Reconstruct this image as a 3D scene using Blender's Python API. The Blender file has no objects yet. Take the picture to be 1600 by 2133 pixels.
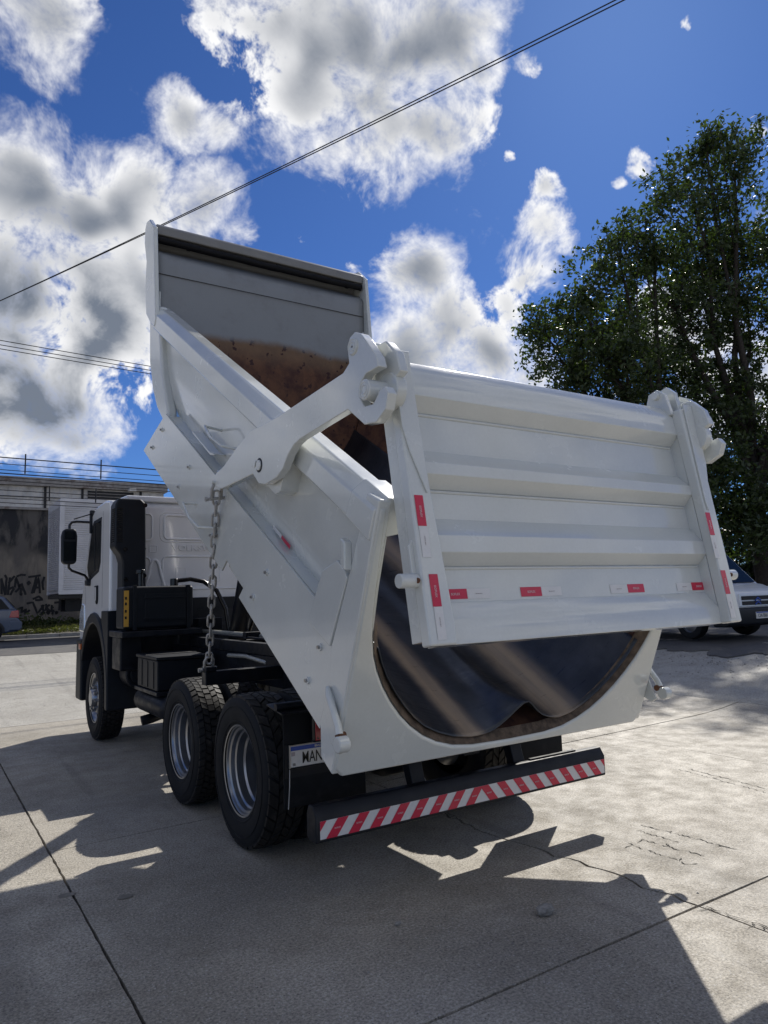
import bpy, bmesh, math, random
import numpy as np
from mathutils import Vector, Matrix
rad = math.radians
random.seed(7); rng = np.random.default_rng(11)
scene = bpy.context.scene
COL = scene.collection

# ------------------------------------------------------------------ camera
CAM = Vector((-3.144, -4.93, 1.701))
YAW, PITCH, ROLL, FPX = rad(33.08), rad(6.6), rad(-1.81), 1500.0
cd = bpy.data.cameras.new('camera'); co = bpy.data.objects.new('camera', cd); COL.objects.link(co)
fw = Vector((math.sin(YAW)*math.cos(PITCH), math.cos(YAW)*math.cos(PITCH), math.sin(PITCH)))
r0 = Vector((math.cos(YAW), -math.sin(YAW), 0)); u0 = r0.cross(fw)
rr = r0*math.cos(ROLL) + u0*math.sin(ROLL); uu = -r0*math.sin(ROLL) + u0*math.cos(ROLL)
co.matrix_world = Matrix(((rr.x, uu.x, -fw.x, CAM.x), (rr.y, uu.y, -fw.y, CAM.y), (rr.z, uu.z, -fw.z, CAM.z), (0, 0, 0, 1)))
cd.sensor_fit = 'HORIZONTAL'; cd.sensor_width = 36.0; cd.lens = 36.0*FPX/1600.0
cd.clip_start = 0.05; cd.clip_end = 3000
scene.camera = co
scene.render.resolution_x = 768; scene.render.resolution_y = 1024

# ------------------------------------------------------------------ light, sky, exposure
SUN_AZ, SUN_EL = 54.0, 41.6
SUN = Vector((math.sin(rad(SUN_AZ))*math.cos(rad(SUN_EL)), math.cos(rad(SUN_AZ))*math.cos(rad(SUN_EL)), math.sin(rad(SUN_EL))))
sl = bpy.data.lights.new('sun', 'SUN'); sl.energy = 4.5; sl.angle = rad(0.53); sl.color = (1.0, 0.95, 0.87)
so = bpy.data.objects.new('sun', sl); COL.objects.link(so); so.rotation_euler = SUN.to_track_quat('Z', 'Y').to_euler()
so.location = SUN*60
vs = scene.view_settings; vs.view_transform = 'Standard'; vs.look = 'None'; vs.gamma = 1.0; vs.use_curve_mapping = False
vs.exposure = 0.2
SKY_STRENGTH = 0.08
CLOUD_LIT, CLOUD_SHADE, SKY_TINT = (11.0, 11.0, 11.1, 1), (1.95, 2.3, 2.95, 1), (.30, .51, .90, 1)

W = bpy.data.worlds.new('World'); scene.world = W; W.use_nodes = True
nt = W.node_tree; nt.nodes.clear()

def nd(tree, typ, **kw):
    n = tree.nodes.new(typ)
    for k, v in kw.items():
        if k == 'ins':
            for i, val in v.items():
                if val is None: continue
                if hasattr(val, 'is_linked') or hasattr(val, 'links'): tree.links.new(val, n.inputs[i])
                else: n.inputs[i].default_value = val
        else: setattr(n, k, v)
    return n
def mth(tree, op, a, b=None, c=None, clamp=False):
    n = nd(tree, 'ShaderNodeMath', operation=op, use_clamp=clamp, ins={0: a, 1: b, 2: c}); return n.outputs[0]
def mrange(tree, v, a, b, c=0.0, d=1.0, smooth=True):
    n = nd(tree, 'ShaderNodeMapRange', ins={0: v, 1: a, 2: b, 3: c, 4: d})
    n.interpolation_type = 'SMOOTHSTEP' if smooth else 'LINEAR'; return n.outputs[0]
def cmix(tree, f, a, b, mode='MIX'):
    n = nd(tree, 'ShaderNodeMix', data_type='RGBA', blend_type=mode); n.clamp_factor = True
    for s, v in ((n.inputs[0], f), (n.inputs[6], a), (n.inputs[7], b)):
        if hasattr(v, 'links'): tree.links.new(v, s)
        else: s.default_value = v if not isinstance(v, tuple) or len(v) == 4 else (*v, 1)
    return n.outputs[2]

# clouds: (azimuth, elevation, angular radius) of the cumulus masses, degrees
CLOUDS = [(24.46, 40.33, 4.29), (30.17, 38.89, 5.81), (36.81, 39.0, 4.64), (40.23, 40.64, 3.31), (32.52, 35.77, 4.81), (38.22, 34.95, 3.58), (36.87, 32.61, 1.82), (42.46, 37.46, 1.72), (5.76, 38.49, 3.28), (7.84, 36.9, 2.21), (4.34, 40.82, 3.76), (17.3, 34.5, 2.16), (20.78, 34.54, 1.78), (6.1, 27.84, 4.2), (9.12, 26.51, 5.08), (14.36, 28.45, 3.37), (19.2, 29.23, 2.53), (21.88, 27.8, 1.63), (6.9, 22.39, 6.12), (10.92, 21.25, 6.51), (6.41, 16.43, 6.4), (9.37, 13.28, 3.66), (36.11, 25.15, 2.68), (38.67, 20.45, 3.13), (41.31, 18.46, 3.33), (43.81, 21.82, 1.99), (45.49, 24.07, 2.31), (46.83, 26.92, 2.09), (47.21, 29.61, 1.43), (48.61, 25.37, 1.12), (35.82, 18.05, 3.74), (45.43, 17.04, 2.2), (31.52, 25.3, 0.91), (46.86, 37.48, 1.12), (59.46, 37.23, 0.77), (54.65, 29.77, 1.11), (62.96, 30.29, 1.04), (44.07, 32.08, 0.6), (52.78, 29.05, 0.6), (57.26, 17.99, 3.71), (60.79, 14.04, 3.89)]
g = bpy.data.node_groups.new('cloud_density', 'ShaderNodeTree')
g.interface.new_socket('Vector', in_out='INPUT', socket_type='NodeSocketVector')
g.interface.new_socket('Density', in_out='OUTPUT', socket_type='NodeSocketFloat')
g.interface.new_socket('Core', in_out='OUTPUT', socket_type='NodeSocketFloat')
gi = g.nodes.new('NodeGroupInput'); go = g.nodes.new('NodeGroupOutput')
wn = nd(g, 'ShaderNodeTexNoise', noise_dimensions='3D', ins={0: gi.outputs[0], 2: 9.0, 3: 1.0, 4: 0.5})
off = nd(g, 'ShaderNodeVectorMath', operation='SUBTRACT', ins={0: wn.outputs[1], 1: (.5, .5, .5)})
sc_ = nd(g, 'ShaderNodeVectorMath', operation='SCALE', ins={0: off.outputs[0], 3: 0.05})
wv = nd(g, 'ShaderNodeVectorMath', operation='ADD', ins={0: gi.outputs[0], 1: sc_.outputs[0]}).outputs[0]
wv = nd(g, 'ShaderNodeVectorMath', operation='NORMALIZE', ins={0: wv}).outputs[0]
F = None
for az, el, rd in CLOUDS:
    rd *= .92
    d = (math.sin(rad(az))*math.cos(rad(el)), math.cos(rad(az))*math.cos(rad(el)), math.sin(rad(el)))
    k = 2/rad(rd)**2
    dt = nd(g, 'ShaderNodeVectorMath', operation='DOT_PRODUCT', ins={0: wv, 1: d}).outputs[1]
    v = mth(g, 'MULTIPLY_ADD', dt, k, (1 if rd > 2.3 else .62 if rd > 1.3 else .22)-k)
    F = v if F is None else mth(g, 'SMOOTH_MAX', F, v, 0.45)
F = mth(g, 'MAXIMUM', F, -1.6)
# the same broken cumulus goes on round the rest of the sky
vd = (math.sin(rad(33))*math.cos(rad(22)), math.cos(rad(33))*math.cos(rad(22)), math.sin(rad(22)))
ang = nd(g, 'ShaderNodeVectorMath', operation='DOT_PRODUCT', ins={0: gi.outputs[0], 1: vd}).outputs[1]
away = mrange(g, ang, 0.84, 0.72)
gn = nd(g, 'ShaderNodeTexNoise', noise_dimensions='3D', ins={0: gi.outputs[0], 2: 2.6, 3: 0.0, 4: 0.45}).outputs[0]
gF = mth(g, 'MULTIPLY_ADD', gn, 9.0, -5.0)
gF = mth(g, 'MINIMUM', gF, 1.0)
F = mth(g, 'ADD', mth(g, 'MULTIPLY', F, mth(g, 'SUBTRACT', 1.0, away)), mth(g, 'MULTIPLY', gF, away))
n1 = nd(g, 'ShaderNodeTexNoise', noise_dimensions='3D', ins={0: wv, 2: 12.0, 3: 5.0, 4: 0.58, 5: 2.2}).outputs[0]
n2 = nd(g, 'ShaderNodeTexNoise', noise_dimensions='3D', ins={0: wv, 2: 75.0, 3: 2.0, 4: 0.62, 5: 2.2}).outputs[0]
D = mth(g, 'MULTIPLY_ADD', mth(g, 'SUBTRACT', n1, 0.5), 4.0, mth(g, 'MULTIPLY', mth(g, 'SUBTRACT', n2, 0.5), 1.1))
Fm = mth(g, 'MULTIPLY', mth(g, 'MINIMUM', F, 0.9), .75)
D = mth(g, 'ADD', Fm, D)
nl_ = nd(g, 'ShaderNodeTexNoise', noise_dimensions='3D', ins={0: wv, 2: 12.0, 3: 1.0, 4: 0.58, 5: 2.2}).outputs[0]
Dl = mth(g, 'MULTIPLY_ADD', mth(g, 'SUBTRACT', nl_, 0.5), 2.6, mth(g, 'MULTIPLY', mth(g, 'MINIMUM', F, 1.0), 1.0))
g.links.new(D, go.inputs[0]); g.links.new(Dl, go.inputs[1])

tc = nd(nt, 'ShaderNodeTexCoord').outputs['Generated']
def dens(vec):
    n = nt.nodes.new('ShaderNodeGroup'); n.node_tree = g; nt.links.new(vec, n.inputs[0]); return n.outputs
sky = nd(nt, 'ShaderNodeTexSky', sky_type='NISHITA', sun_disc=False, sun_elevation=rad(SUN_EL), sun_rotation=rad(SUN_AZ), air_density=1.0, dust_density=0.35, ozone_density=2.2, altitude=700)
d0, core = dens(tc)
soft = mrange(nt, nd(nt, 'ShaderNodeTexNoise', noise_dimensions='3D', ins={0: tc, 2: 6.0, 3: 0.0}).outputs[0], .33, .60, .38, 1.3)
alpha = mrange(nt, mth(nt, 'DIVIDE', d0, soft), -0.7, 0.8)
thick = mrange(nt, core, 0.05, 1.5)
bank = (math.sin(rad(7))*math.cos(rad(17)), math.cos(rad(7))*math.cos(rad(17)), math.sin(rad(17)))   # the deep bank low on the left
deep = mrange(nt, nd(nt, 'ShaderNodeVectorMath', operation='DOT_PRODUCT', ins={0: tc, 1: bank}).outputs[1], math.cos(rad(13)), math.cos(rad(3)))
deep = mth(nt, 'MULTIPLY', deep, mrange(nt, d0, .2, 1.1))
grain = mth(nt, 'MULTIPLY', mth(nt, 'SUBTRACT', d0, core), .10)
dark = mth(nt, 'SUBTRACT', mth(nt, 'MULTIPLY_ADD', deep, .30, mth(nt, 'MULTIPLY', thick, 0.9)), grain, clamp=True)
ccol = cmix(nt, dark, CLOUD_LIT, CLOUD_SHADE)
skyc = cmix(nt, 1.0, sky.outputs[0], SKY_TINT, 'MULTIPLY')
mix = cmix(nt, alpha, skyc, ccol)
bg = nd(nt, 'ShaderNodeBackground', ins={0: mix, 1: SKY_STRENGTH})
wo = nd(nt, 'ShaderNodeOutputWorld', ins={0: bg.outputs[0]})
W.cycles.sampling_method = 'NONE'
scene.cycles.use_denoising = True
scene.cycles.max_bounces = 6; scene.cycles.diffuse_bounces = 3; scene.cycles.glossy_bounces = 3
scene.cycles.transmission_bounces = 4; scene.cycles.transparent_max_bounces = 6

# ------------------------------------------------------------------ materials
MATS = {}
def material(name, base, rough=0.5, metal=0.0, coat=0.0, var=0.0, vscale=3.0, tint=None, tscale=2.0, tlo=.5, thi=.75, bump=0.0, bscale=60.0, rvar=0.0, emit=None, stretch=None, alpha=None, spec=0.5, bdist=0.01, fine=0.0, fscale=150):
    m = bpy.data.materials.new(name); m.use_nodes = True; t = m.node_tree; p = t.nodes['Principled BSDF']
    p.inputs['Roughness'].default_value = rough; p.inputs['Metallic'].default_value = metal
    p.inputs['Coat Weight'].default_value = coat; p.inputs['Coat Roughness'].default_value = 0.06
    p.inputs['Specular IOR Level'].default_value = spec
    b = (*base, 1)
    vec = nd(t, 'ShaderNodeNewGeometry').outputs['Position']
    if stretch:
        mp = nd(t, 'ShaderNodeMapping', ins={0: vec, 3: stretch}); vec = mp.outputs[0]
    colr = None
    if var:
        n = nd(t, 'ShaderNodeTexNoise', ins={0: vec, 2: vscale, 3: 6.0, 4: 0.6}).outputs[0]
        f = mrange(t, n, 0.3, 0.7, 1-var, 1+var*0.5)
        hs = nd(t, 'ShaderNodeHueSaturation', ins={2: f, 4: b}); colr = hs.outputs[0]
    if fine:
        n = nd(t, 'ShaderNodeTexNoise', ins={0: vec, 2: fscale, 3: 2.0, 4: 0.6}).outputs[0]
        f = mrange(t, n, 0.3, 0.7, 1-fine, 1+fine)
        hs = nd(t, 'ShaderNodeHueSaturation', ins={2: f, 4: colr if colr is not None else b}); colr = hs.outputs[0]
    if tint:
        n = nd(t, 'ShaderNodeTexNoise', ins={0: vec, 2: tscale, 3: 8.0, 4: 0.65}).outputs[0]
        f = mrange(t, n, tlo, thi)
        colr = cmix(t, f, colr if colr is not None else b, (*tint, 1))
    if colr is not None: t.links.new(colr, p.inputs['Base Color'])
    else: p.inputs['Base Color'].default_value = b
    if rvar:
        n = nd(t, 'ShaderNodeTexNoise', ins={0: vec, 2: vscale*2, 3: 5.0, 4: 0.6}).outputs[0]
        t.links.new(mrange(t, n, 0.3, 0.7, max(rough-rvar, 0.02), rough+rvar), p.inputs['Roughness'])
    if bump:
        n = nd(t, 'ShaderNodeTexNoise', ins={0: vec, 2: bscale, 3: 4.0, 4: 0.6}).outputs[0]
        bn = nd(t, 'ShaderNodeBump', ins={0: bump, 1: bdist, 2: n} if False else {0: bump}); bn.inputs['Distance'].default_value = bdist
        t.links.new(n, bn.inputs['Height']); t.links.new(bn.outputs[0], p.inputs['Normal'])
    if emit: p.inputs['Emission Color'].default_value = (*emit[0], 1); p.inputs['Emission Strength'].default_value = emit[1]
    if alpha is not None: p.inputs['Alpha'].default_value = alpha
    MATS[name] = m; return m
def M(n): return MATS[n]
material('white_paint', (0.665, 0.685, 0.655), 0.22, coat=1.0, var=0.06, vscale=1.4, rvar=0.07, bump=0.04, bscale=5, bdist=0.006, fine=.015, fscale=60)
material('grey_paint', (0.21, 0.205, 0.195), 0.4, coat=0.2, var=0.12, vscale=3)
material('cab_white', (0.80, 0.81, 0.82), 0.16, coat=0.6, var=0.03, vscale=1.5)
material('chassis_black', (0.004, 0.006, 0.011), 0.45, spec=.35, var=0.3, vscale=6, rvar=0.1, tint=(0.013, 0.014, 0.017), tscale=4, tlo=.52, thi=.8, bump=0.1, bscale=80, bdist=0.002)
material('black_plastic', (0.005, 0.008, 0.013), 0.5, spec=.35, var=0.2, vscale=8, bump=0.1, bscale=220, bdist=0.001)
material('gloss_black', (0.008, 0.008, 0.01), 0.2)
material('rubber', (0.006, 0.0075, 0.010), 0.7, spec=.3, var=0.3, vscale=7, tint=(0.020, 0.020, 0.021), tscale=6, tlo=.52, thi=.8, bump=0.15, bscale=120, bdist=0.002)
material('tread_rubber', (0.014, 0.0135, 0.013), 0.62, spec=.35, var=0.3, vscale=14, tint=(0.05, 0.045, 0.04), tscale=9, tlo=.5, thi=.8, bump=0.2, bscale=90, bdist=0.003)
material('rim_silver', (0.34, 0.35, 0.37), 0.30, metal=0.9, var=0.08, vscale=9)
material('bare_steel', (0.42, 0.41, 0.40), 0.35, metal=0.9, var=0.2, vscale=12)
material('chain_grey', (0.42, 0.41, 0.39), 0.5, metal=0.25, var=0.2, vscale=30, tint=(0.22, 0.15, 0.10), tscale=25, tlo=.55, thi=.8)
material('red_film', (0.62, 0.012, 0.055), 0.35, coat=0.3, var=0.06, vscale=40)
material('white_film', (0.74, 0.73, 0.71), 0.35, coat=0.3, var=0.04, vscale=40)
material('print_pale', (0.78, 0.60, 0.62), 0.4)
material('print_grey', (0.42, 0.36, 0.37), 0.4)
material('plate_white', (0.72, 0.70, 0.66), 0.4, var=0.06, vscale=30)
material('plate_blue', (0.01, 0.06, 0.35), 0.35)
material('ink', (0.01, 0.01, 0.012), 0.4)
material('lamp_red', (0.35, 0.012, 0.025), 0.12, coat=0.6)
material('lamp_amber', (0.55, 0.13, 0.02), 0.15, coat=0.6)
material('lamp_clear', (0.75, 0.78, 0.8), 0.06, metal=0.35, coat=0.8)
material('glass_dark', (0.008, 0.011, 0.013), 0.06, spec=.18)
material('tinted_glass', (0.03, 0.045, 0.05), 0.02, coat=0.8, alpha=0.72)
material('label_yellow', (0.62, 0.34, 0.05), 0.45, var=0.08, vscale=25)
material('weld_rust', (0.16, 0.07, 0.035), 0.8, var=0.4, vscale=60)
material('worn_steel', (0.13, 0.095, 0.07), 0.7, metal=.3, var=.5, vscale=18, tint=(.05, .035, .028), tscale=22, tlo=.5, thi=.7)
material('tarp_black', (0.004, 0.004, 0.006), 0.5, spec=.2, var=0.2, vscale=15, bump=0.3, bscale=40, bdist=0.006)
material('brass_pipe', (0.44, 0.44, 0.40), 0.3, metal=0.4, var=0.15, vscale=20)
material('bark', (0.055, 0.043, 0.033), 0.9, var=0.4, vscale=10, bump=0.6, bscale=18, bdist=0.03)
material('stone', (0.27, 0.26, 0.24), 0.9, var=0.3, vscale=30, bump=0.5, bscale=60)
material('car_blue', (0.06, 0.085, 0.14), 0.25, metal=0.4, coat=0.7)
material('van_white', (0.78, 0.79, 0.80), 0.2, coat=0.6, var=0.04, vscale=3)
material('box_aluminium', (0.64, 0.63, 0.64), 0.42, metal=0.25, var=0.12, vscale=2.0, rvar=0.08)
material('old_wood_floor', (0.03, 0.028, 0.025), 0.7)
material('cable', (0.012, 0.012, 0.013), 0.6)
material('kerb_stone', (0.42, 0.41, 0.39), 0.85, var=0.25, vscale=5, bump=0.3, bscale=40)
material('roof_metal', (0.30, 0.28, 0.26), 0.6, metal=0.2, var=0.3, vscale=3, tint=(0.10, 0.055, 0.035), tscale=2.2, tlo=.5, thi=.7)
material('corrugated_white', (0.62, 0.60, 0.57), 0.6, var=0.2, vscale=1.6, tint=(0.25, 0.22, 0.19), tscale=1.8, tlo=.5, thi=.8)
material('vent_dark', (0.02, 0.02, 0.022), 0.7)
material('spray_paint', (0.008, 0.008, 0.010), 0.6)
material('house_wall', (0.45, 0.38, 0.32), 0.8, var=0.2, vscale=2)

def tex_pos(t): return nd(t, 'ShaderNodeNewGeometry').outputs['Position']
def noise(t, vec, s, det=6, rough=.6, dist=0.0): return nd(t, 'ShaderNodeTexNoise', ins={0: vec, 2: s, 3: float(det), 4: rough, 8: dist}).outputs[0]
def newmat(name):
    m = bpy.data.materials.new(name); m.use_nodes = True; MATS[name] = m
    return m, m.node_tree, m.node_tree.nodes['Principled BSDF']
def bumpn(t, p, h, s, dist):
    b = nd(t, 'ShaderNodeBump', ins={0: s}); b.inputs['Distance'].default_value = dist
    t.links.new(h, b.inputs['Height']); t.links.new(b.outputs[0], p.inputs['Normal'])

# concrete with worn aggregate
def concrete(name, c0, c1, dirt):
    m, t, p = newmat(name); P = tex_pos(t)
    big = noise(t, P, .9, 6, .65, .5); mid = noise(t, P, 4.5, 6, .7); fin = noise(t, P, 70, 4, .75)
    col = cmix(t, mrange(t, big, .32, .68), (*c0, 1), (*c1, 1))
    col = cmix(t, mth(t, 'MULTIPLY', mrange(t, mid, .42, .78), .5), col, (*dirt, 1))
    hv = nd(t, 'ShaderNodeHueSaturation', ins={2: mrange(t, fin, .32, .68, .55, 1.4), 4: col}); col = hv.outputs[0]
    vo = nd(t, 'ShaderNodeTexVoronoi', feature='F1', ins={0: P, 2: 130.0}).outputs[0]
    sp = nd(t, 'ShaderNodeTexVoronoi', feature='F1', ins={0: P, 2: 75.0})
    rnd = nd(t, 'ShaderNodeSeparateColor', ins={0: sp.outputs[1]}).outputs[0]
    pale = mth(t, 'MULTIPLY', mrange(t, rnd, .80, .9), mrange(t, sp.outputs[0], .42, .25))
    col = cmix(t, mth(t, 'MULTIPLY', pale, .6), col, (.52, .50, .47, 1))
    drk = mth(t, 'MULTIPLY', mrange(t, rnd, .14, .06), mrange(t, sp.outputs[0], .38, .2))
    col = cmix(t, mth(t, 'MULTIPLY', drk, .8), col, (.035, .033, .03, 1))
    stn = noise(t, P, 1.7, 8, .7, .6)
    col = cmix(t, mth(t, 'MULTIPLY', mrange(t, stn, .62, .8), .30), col, (.075, .072, .068, 1))
    tm = nd(t, 'ShaderNodeMapping', ins={0: P, 3: (3.2, .16, 1.0)}).outputs[0]
    trk = mrange(t, noise(t, tm, 1.1, 5, .6, .3), .56, .72)
    col = cmix(t, mth(t, 'MULTIPLY', trk, .28), col, (.09, .085, .075, 1))
    t.links.new(col, p.inputs['Base Color'])
    t.links.new(mrange(t, mid, .3, .7, .55, .82), p.inputs['Roughness'])
    h = mth(t, 'ADD', mth(t, 'MULTIPLY', fin, .5), mth(t, 'MULTIPLY', vo, .5))
    bumpn(t, p, h, .7, .006); return m
concrete('slab_concrete', (.26, .237, .195), (.385, .355, .30), (.22, .198, .16))
concrete('yard_concrete', (.32, .305, .27), (.40, .385, .345), (.25, .235, .205))
m, t, p = newmat('asphalt'); P = tex_pos(t)
col = cmix(t, mrange(t, noise(t, P, .7, 6), .35, .7), (.062, .062, .066, 1), (.12, .115, .108, 1))
col = cmix(t, mrange(t, noise(t, P, 5, 8, .7), .55, .75), col, (.19, .175, .15, 1))
hv = nd(t, 'ShaderNodeHueSaturation', ins={2: mrange(t, noise(t, P, 120, 3, .7), .3, .7, .6, 1.4), 4: col})
t.links.new(hv.outputs[0], p.inputs['Base Color']); p.inputs['Roughness'].default_value = .85
bumpn(t, p, noise(t, P, 130, 3, .7), .6, .008)
material('dirt', (.10, .088, .07), 0.95, var=.4, vscale=6, tint=(.2, .185, .16), tscale=9, tlo=.5, thi=.7, bump=.6, bscale=50, bdist=.02)
material('oil_stain', (.20, .185, .155), 0.6, var=.3, vscale=12)
material('joint_dark', (.03, .028, .025), 0.95)

# liner steel: dark scale, brown streaks that run with the load
m, t, p = newmat('liner_steel')
uvx = nd(t, 'ShaderNodeAttribute', attribute_name='lin').outputs[1]          # x = girth, y = length along the bed
sx = nd(t, 'ShaderNodeSeparateXYZ', ins={0: uvx})
mp = nd(t, 'ShaderNodeCombineXYZ', ins={0: mth(t, 'MULTIPLY', sx.outputs[0], 6.0), 1: mth(t, 'MULTIPLY', sx.outputs[1], .35), 2: 0.0}).outputs[0]
st = noise(t, mp, 2.0, 5, .6); cloudy = noise(t, uvx, 3.0, 6, .6)
def streak(c, w): return mrange(t, mth(t, 'ABSOLUTE', mth(t, 'SUBTRACT', mth(t, 'ADD', sx.outputs[0], mth(t, 'MULTIPLY', mth(t, 'SUBTRACT', cloudy, .5), .1)), c)), w, w*.15)
stk = mth(t, 'MAXIMUM', streak(1.06, .15), mth(t, 'MAXIMUM', streak(1.84, .20), mth(t, 'MULTIPLY', streak(.55, .06), .4)))
stk = mth(t, 'MULTIPLY', stk, mrange(t, st, .25, .6, .6, 1.0))
col = cmix(t, mrange(t, cloudy, .35, .7), (.040, .047, .060, 1), (.075, .083, .10, 1))
col = cmix(t, stk, col, (.30, .235, .175, 1))
t.links.new(mrange(t, stk, 0, 1, .65, .05), p.inputs['Metallic'])
t.links.new(col, p.inputs['Base Color']); scr = nd(t, 'ShaderNodeCombineXYZ', ins={0: mth(t, 'MULTIPLY', sx.outputs[0], 1.0), 1: mth(t, 'MULTIPLY', sx.outputs[1], 14.0), 2: 0.0}).outputs[0]
t.links.new(mrange(t, noise(t, scr, 4, 6, .7), .3, .7, .26, .46), p.inputs['Roughness'])
# headboard and upper inner walls: grey-white paint worn to rust low down
m, t, p = newmat('worn_inside'); P = tex_pos(t)
sp = nd(t, 'ShaderNodeSeparateXYZ', ins={0: P})
rot = rad(31.5)
hh = mth(t, 'ADD', mth(t, 'MULTIPLY', mth(t, 'ADD', sp.outputs[1], 1.445), -math.sin(rot)), mth(t, 'MULTIPLY', mth(t, 'SUBTRACT', sp.outputs[2], .739), math.cos(rot)))
edge = mth(t, 'ADD', hh, mth(t, 'MULTIPLY', mth(t, 'SUBTRACT', noise(t, P, 2.2, 6, .6), .5), .16))
worn = mrange(t, edge, 1.37, 1.27)
rust = cmix(t, mrange(t, noise(t, P, 6, 8, .7), .35, .65), (.065, .025, .018, 1), (.155, .068, .034, 1))
band = mrange(t, edge, 1.05, 1.27)
rust = cmix(t, mth(t, 'MULTIPLY', band, .55), rust, (.25, .165, .095, 1))
rust = cmix(t, mrange(t, noise(t, P, 13, 2, .5), .635, .68), rust, (.05, .02, .018, 1))
paint = cmix(t, mrange(t, noise(t, P, 3, 6, .65), .45, .8), (.25, .262, .27, 1), (.20, .205, .205, 1))
t.links.new(cmix(t, worn, paint, rust), p.inputs['Base Color'])
t.links.new(mrange(t, worn, 0, 1, .45, .8), p.inputs['Roughness'])
bumpn(t, p, noise(t, P, 40, 5, .6), .25, .004)
# stained wall of the warehouse
m, t, p = newmat('stained_wall'); P = tex_pos(t)
sp = nd(t, 'ShaderNodeSeparateXYZ', ins={0: P})
dr = nd(t, 'ShaderNodeMapping', ins={0: P, 3: (1.0, 1.0, .28)}).outputs[0]
a = noise(t, dr, 1.5, 8, .65, .4); b_ = noise(t, P, .8, 4, .5)
up = mrange(t, mth(t, 'ADD', sp.outputs[2], mth(t, 'MULTIPLY', mth(t, 'SUBTRACT', b_, .5), 2.4)), 3.2, 4.3)
col = cmix(t, mrange(t, a, .35, .62), (.25, .215, .17, 1), (.12, .108, .098, 1))
col = cmix(t, mth(t, 'MULTIPLY', up, mrange(t, a, .62, .44)), col, (.028, .028, .031, 1))
t.links.new(col, p.inputs['Base Color']); p.inputs['Roughness'].default_value = .9
bumpn(t, p, noise(t, P, 25, 5, .6), .3, .01)
# foliage
def leafmat(name, c0, c1, sp_=.4):
    m, t, p = newmat(name)
    a = nd(t, 'ShaderNodeAttribute', attribute_name='lv').outputs[2]
    c = cmix(t, a, (*c0, 1), (*c1, 1)); t.links.new(c, p.inputs['Base Color'])
    p.inputs['Roughness'].default_value = .42; p.inputs['Specular IOR Level'].default_value = sp_
    tr = nd(t, 'ShaderNodeBsdfTranslucent'); t.links.new(cmix(t, 1.0, c, (1.0, 1.25, .45), 'MULTIPLY'), tr.inputs[0])
    mx = nd(t, 'ShaderNodeMixShader', ins={0: .38}); out = t.nodes['Material Output']
    t.links.new(p.outputs[0], mx.inputs[1]); t.links.new(tr.outputs[0], mx.inputs[2]); t.links.new(mx.outputs[0], out.inputs[0])
leafmat('leaf', (.026, .043, .016), (.085, .11, .038), .5)
leafmat('hedge_leaf', (.014, .026, .012), (.035, .055, .022), .3)
leafmat('weed_leaf', (.035, .05, .018), (.09, .11, .04), .3)
leafmat('grass', (.05, .06, .022), (.15, .14, .065), .2)

# ------------------------------------------------------------------ helpers
def link(o, parent=None):
    COL.objects.link(o)
    if parent is not None: o.parent = parent
    return o
def bev(o, w, seg=2, ang=35):
    b = o.modifiers.new('bevel', 'BEVEL'); b.width = w; b.segments = seg; b.limit_method = 'ANGLE'; b.angle_limit = rad(ang); b.harden_normals = True
def mk(name, V, Fc, mat, parent=None, bevel=0, seg=2, smooth=False, sang=None):
    me = bpy.data.meshes.new(name); me.from_pydata([tuple(v) for v in V], [], Fc); me.validate()
    bm = bmesh.new(); bm.from_mesh(me); bmesh.ops.recalc_face_normals(bm, faces=bm.faces); bm.to_mesh(me); bm.free()
    me.materials.append(M(mat) if isinstance(mat, str) else mat)
    o = bpy.data.objects.new(name, me); link(o, parent)
    if bevel: bev(o, bevel, seg)
    if smooth or bevel:
        me.shade_smooth()
        try: me.set_sharp_from_angle(angle=rad(sang or 40))
        except Exception: pass
    return o
def empty(name, loc=(0, 0, 0), parent=None):
    o = bpy.data.objects.new(name, None); o.location = loc; o.empty_display_size = .2; return link(o, parent)
def tag(o, label, cat, group=None, kind=None):
    if label: o['label'] = label
    if cat: o['category'] = cat
    if group: o['group'] = group
    if kind: o['kind'] = kind
    return o
def prismVF(poly, f0, f1):
    """poly: 2-D outline; f0/f1 map an outline point to 3-D on each side"""
    n = len(poly); V = [f0(p) for p in poly] + [f1(p) for p in poly]
    Fc = [list(range(n))[::-1], list(range(n, 2*n))] + [[i, (i+1) % n, n+(i+1) % n, n+i] for i in range(n)]
    return V, Fc
def prism(name, poly, x0, x1, mat, parent, bevel=0, mp=None, **k):
    mp = mp or (lambda x, a, b: (x, a, b))
    V, Fc = prismVF(poly, lambda p: mp(x0, *p), lambda p: mp(x1, *p))
    return mk(name, V, Fc, mat, parent, bevel, **k)
def boxVF(x0, x1, y0, y1, z0, z1):
    V = [(x, y, z) for x in (x0, x1) for y in (y0, y1) for z in (z0, z1)]
    return V, [[0, 1, 3, 2], [4, 6, 7, 5], [0, 4, 5, 1], [2, 3, 7, 6], [0, 2, 6, 4], [1, 5, 7, 3]]
def box(name, x0, x1, y0, y1, z0, z1, mat, parent, bevel=0, mp=None, **k):
    V, Fc = boxVF(x0, x1, y0, y1, z0, z1)
    if mp: V = [mp(*v) for v in V]
    return mk(name, V, Fc, mat, parent, bevel, **k)
def joinVF(parts):
    V, Fc = [], []
    for v, f in parts:
        o = len(V); V += list(v); Fc += [[i+o for i in q] for q in f]
    return V, Fc
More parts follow.
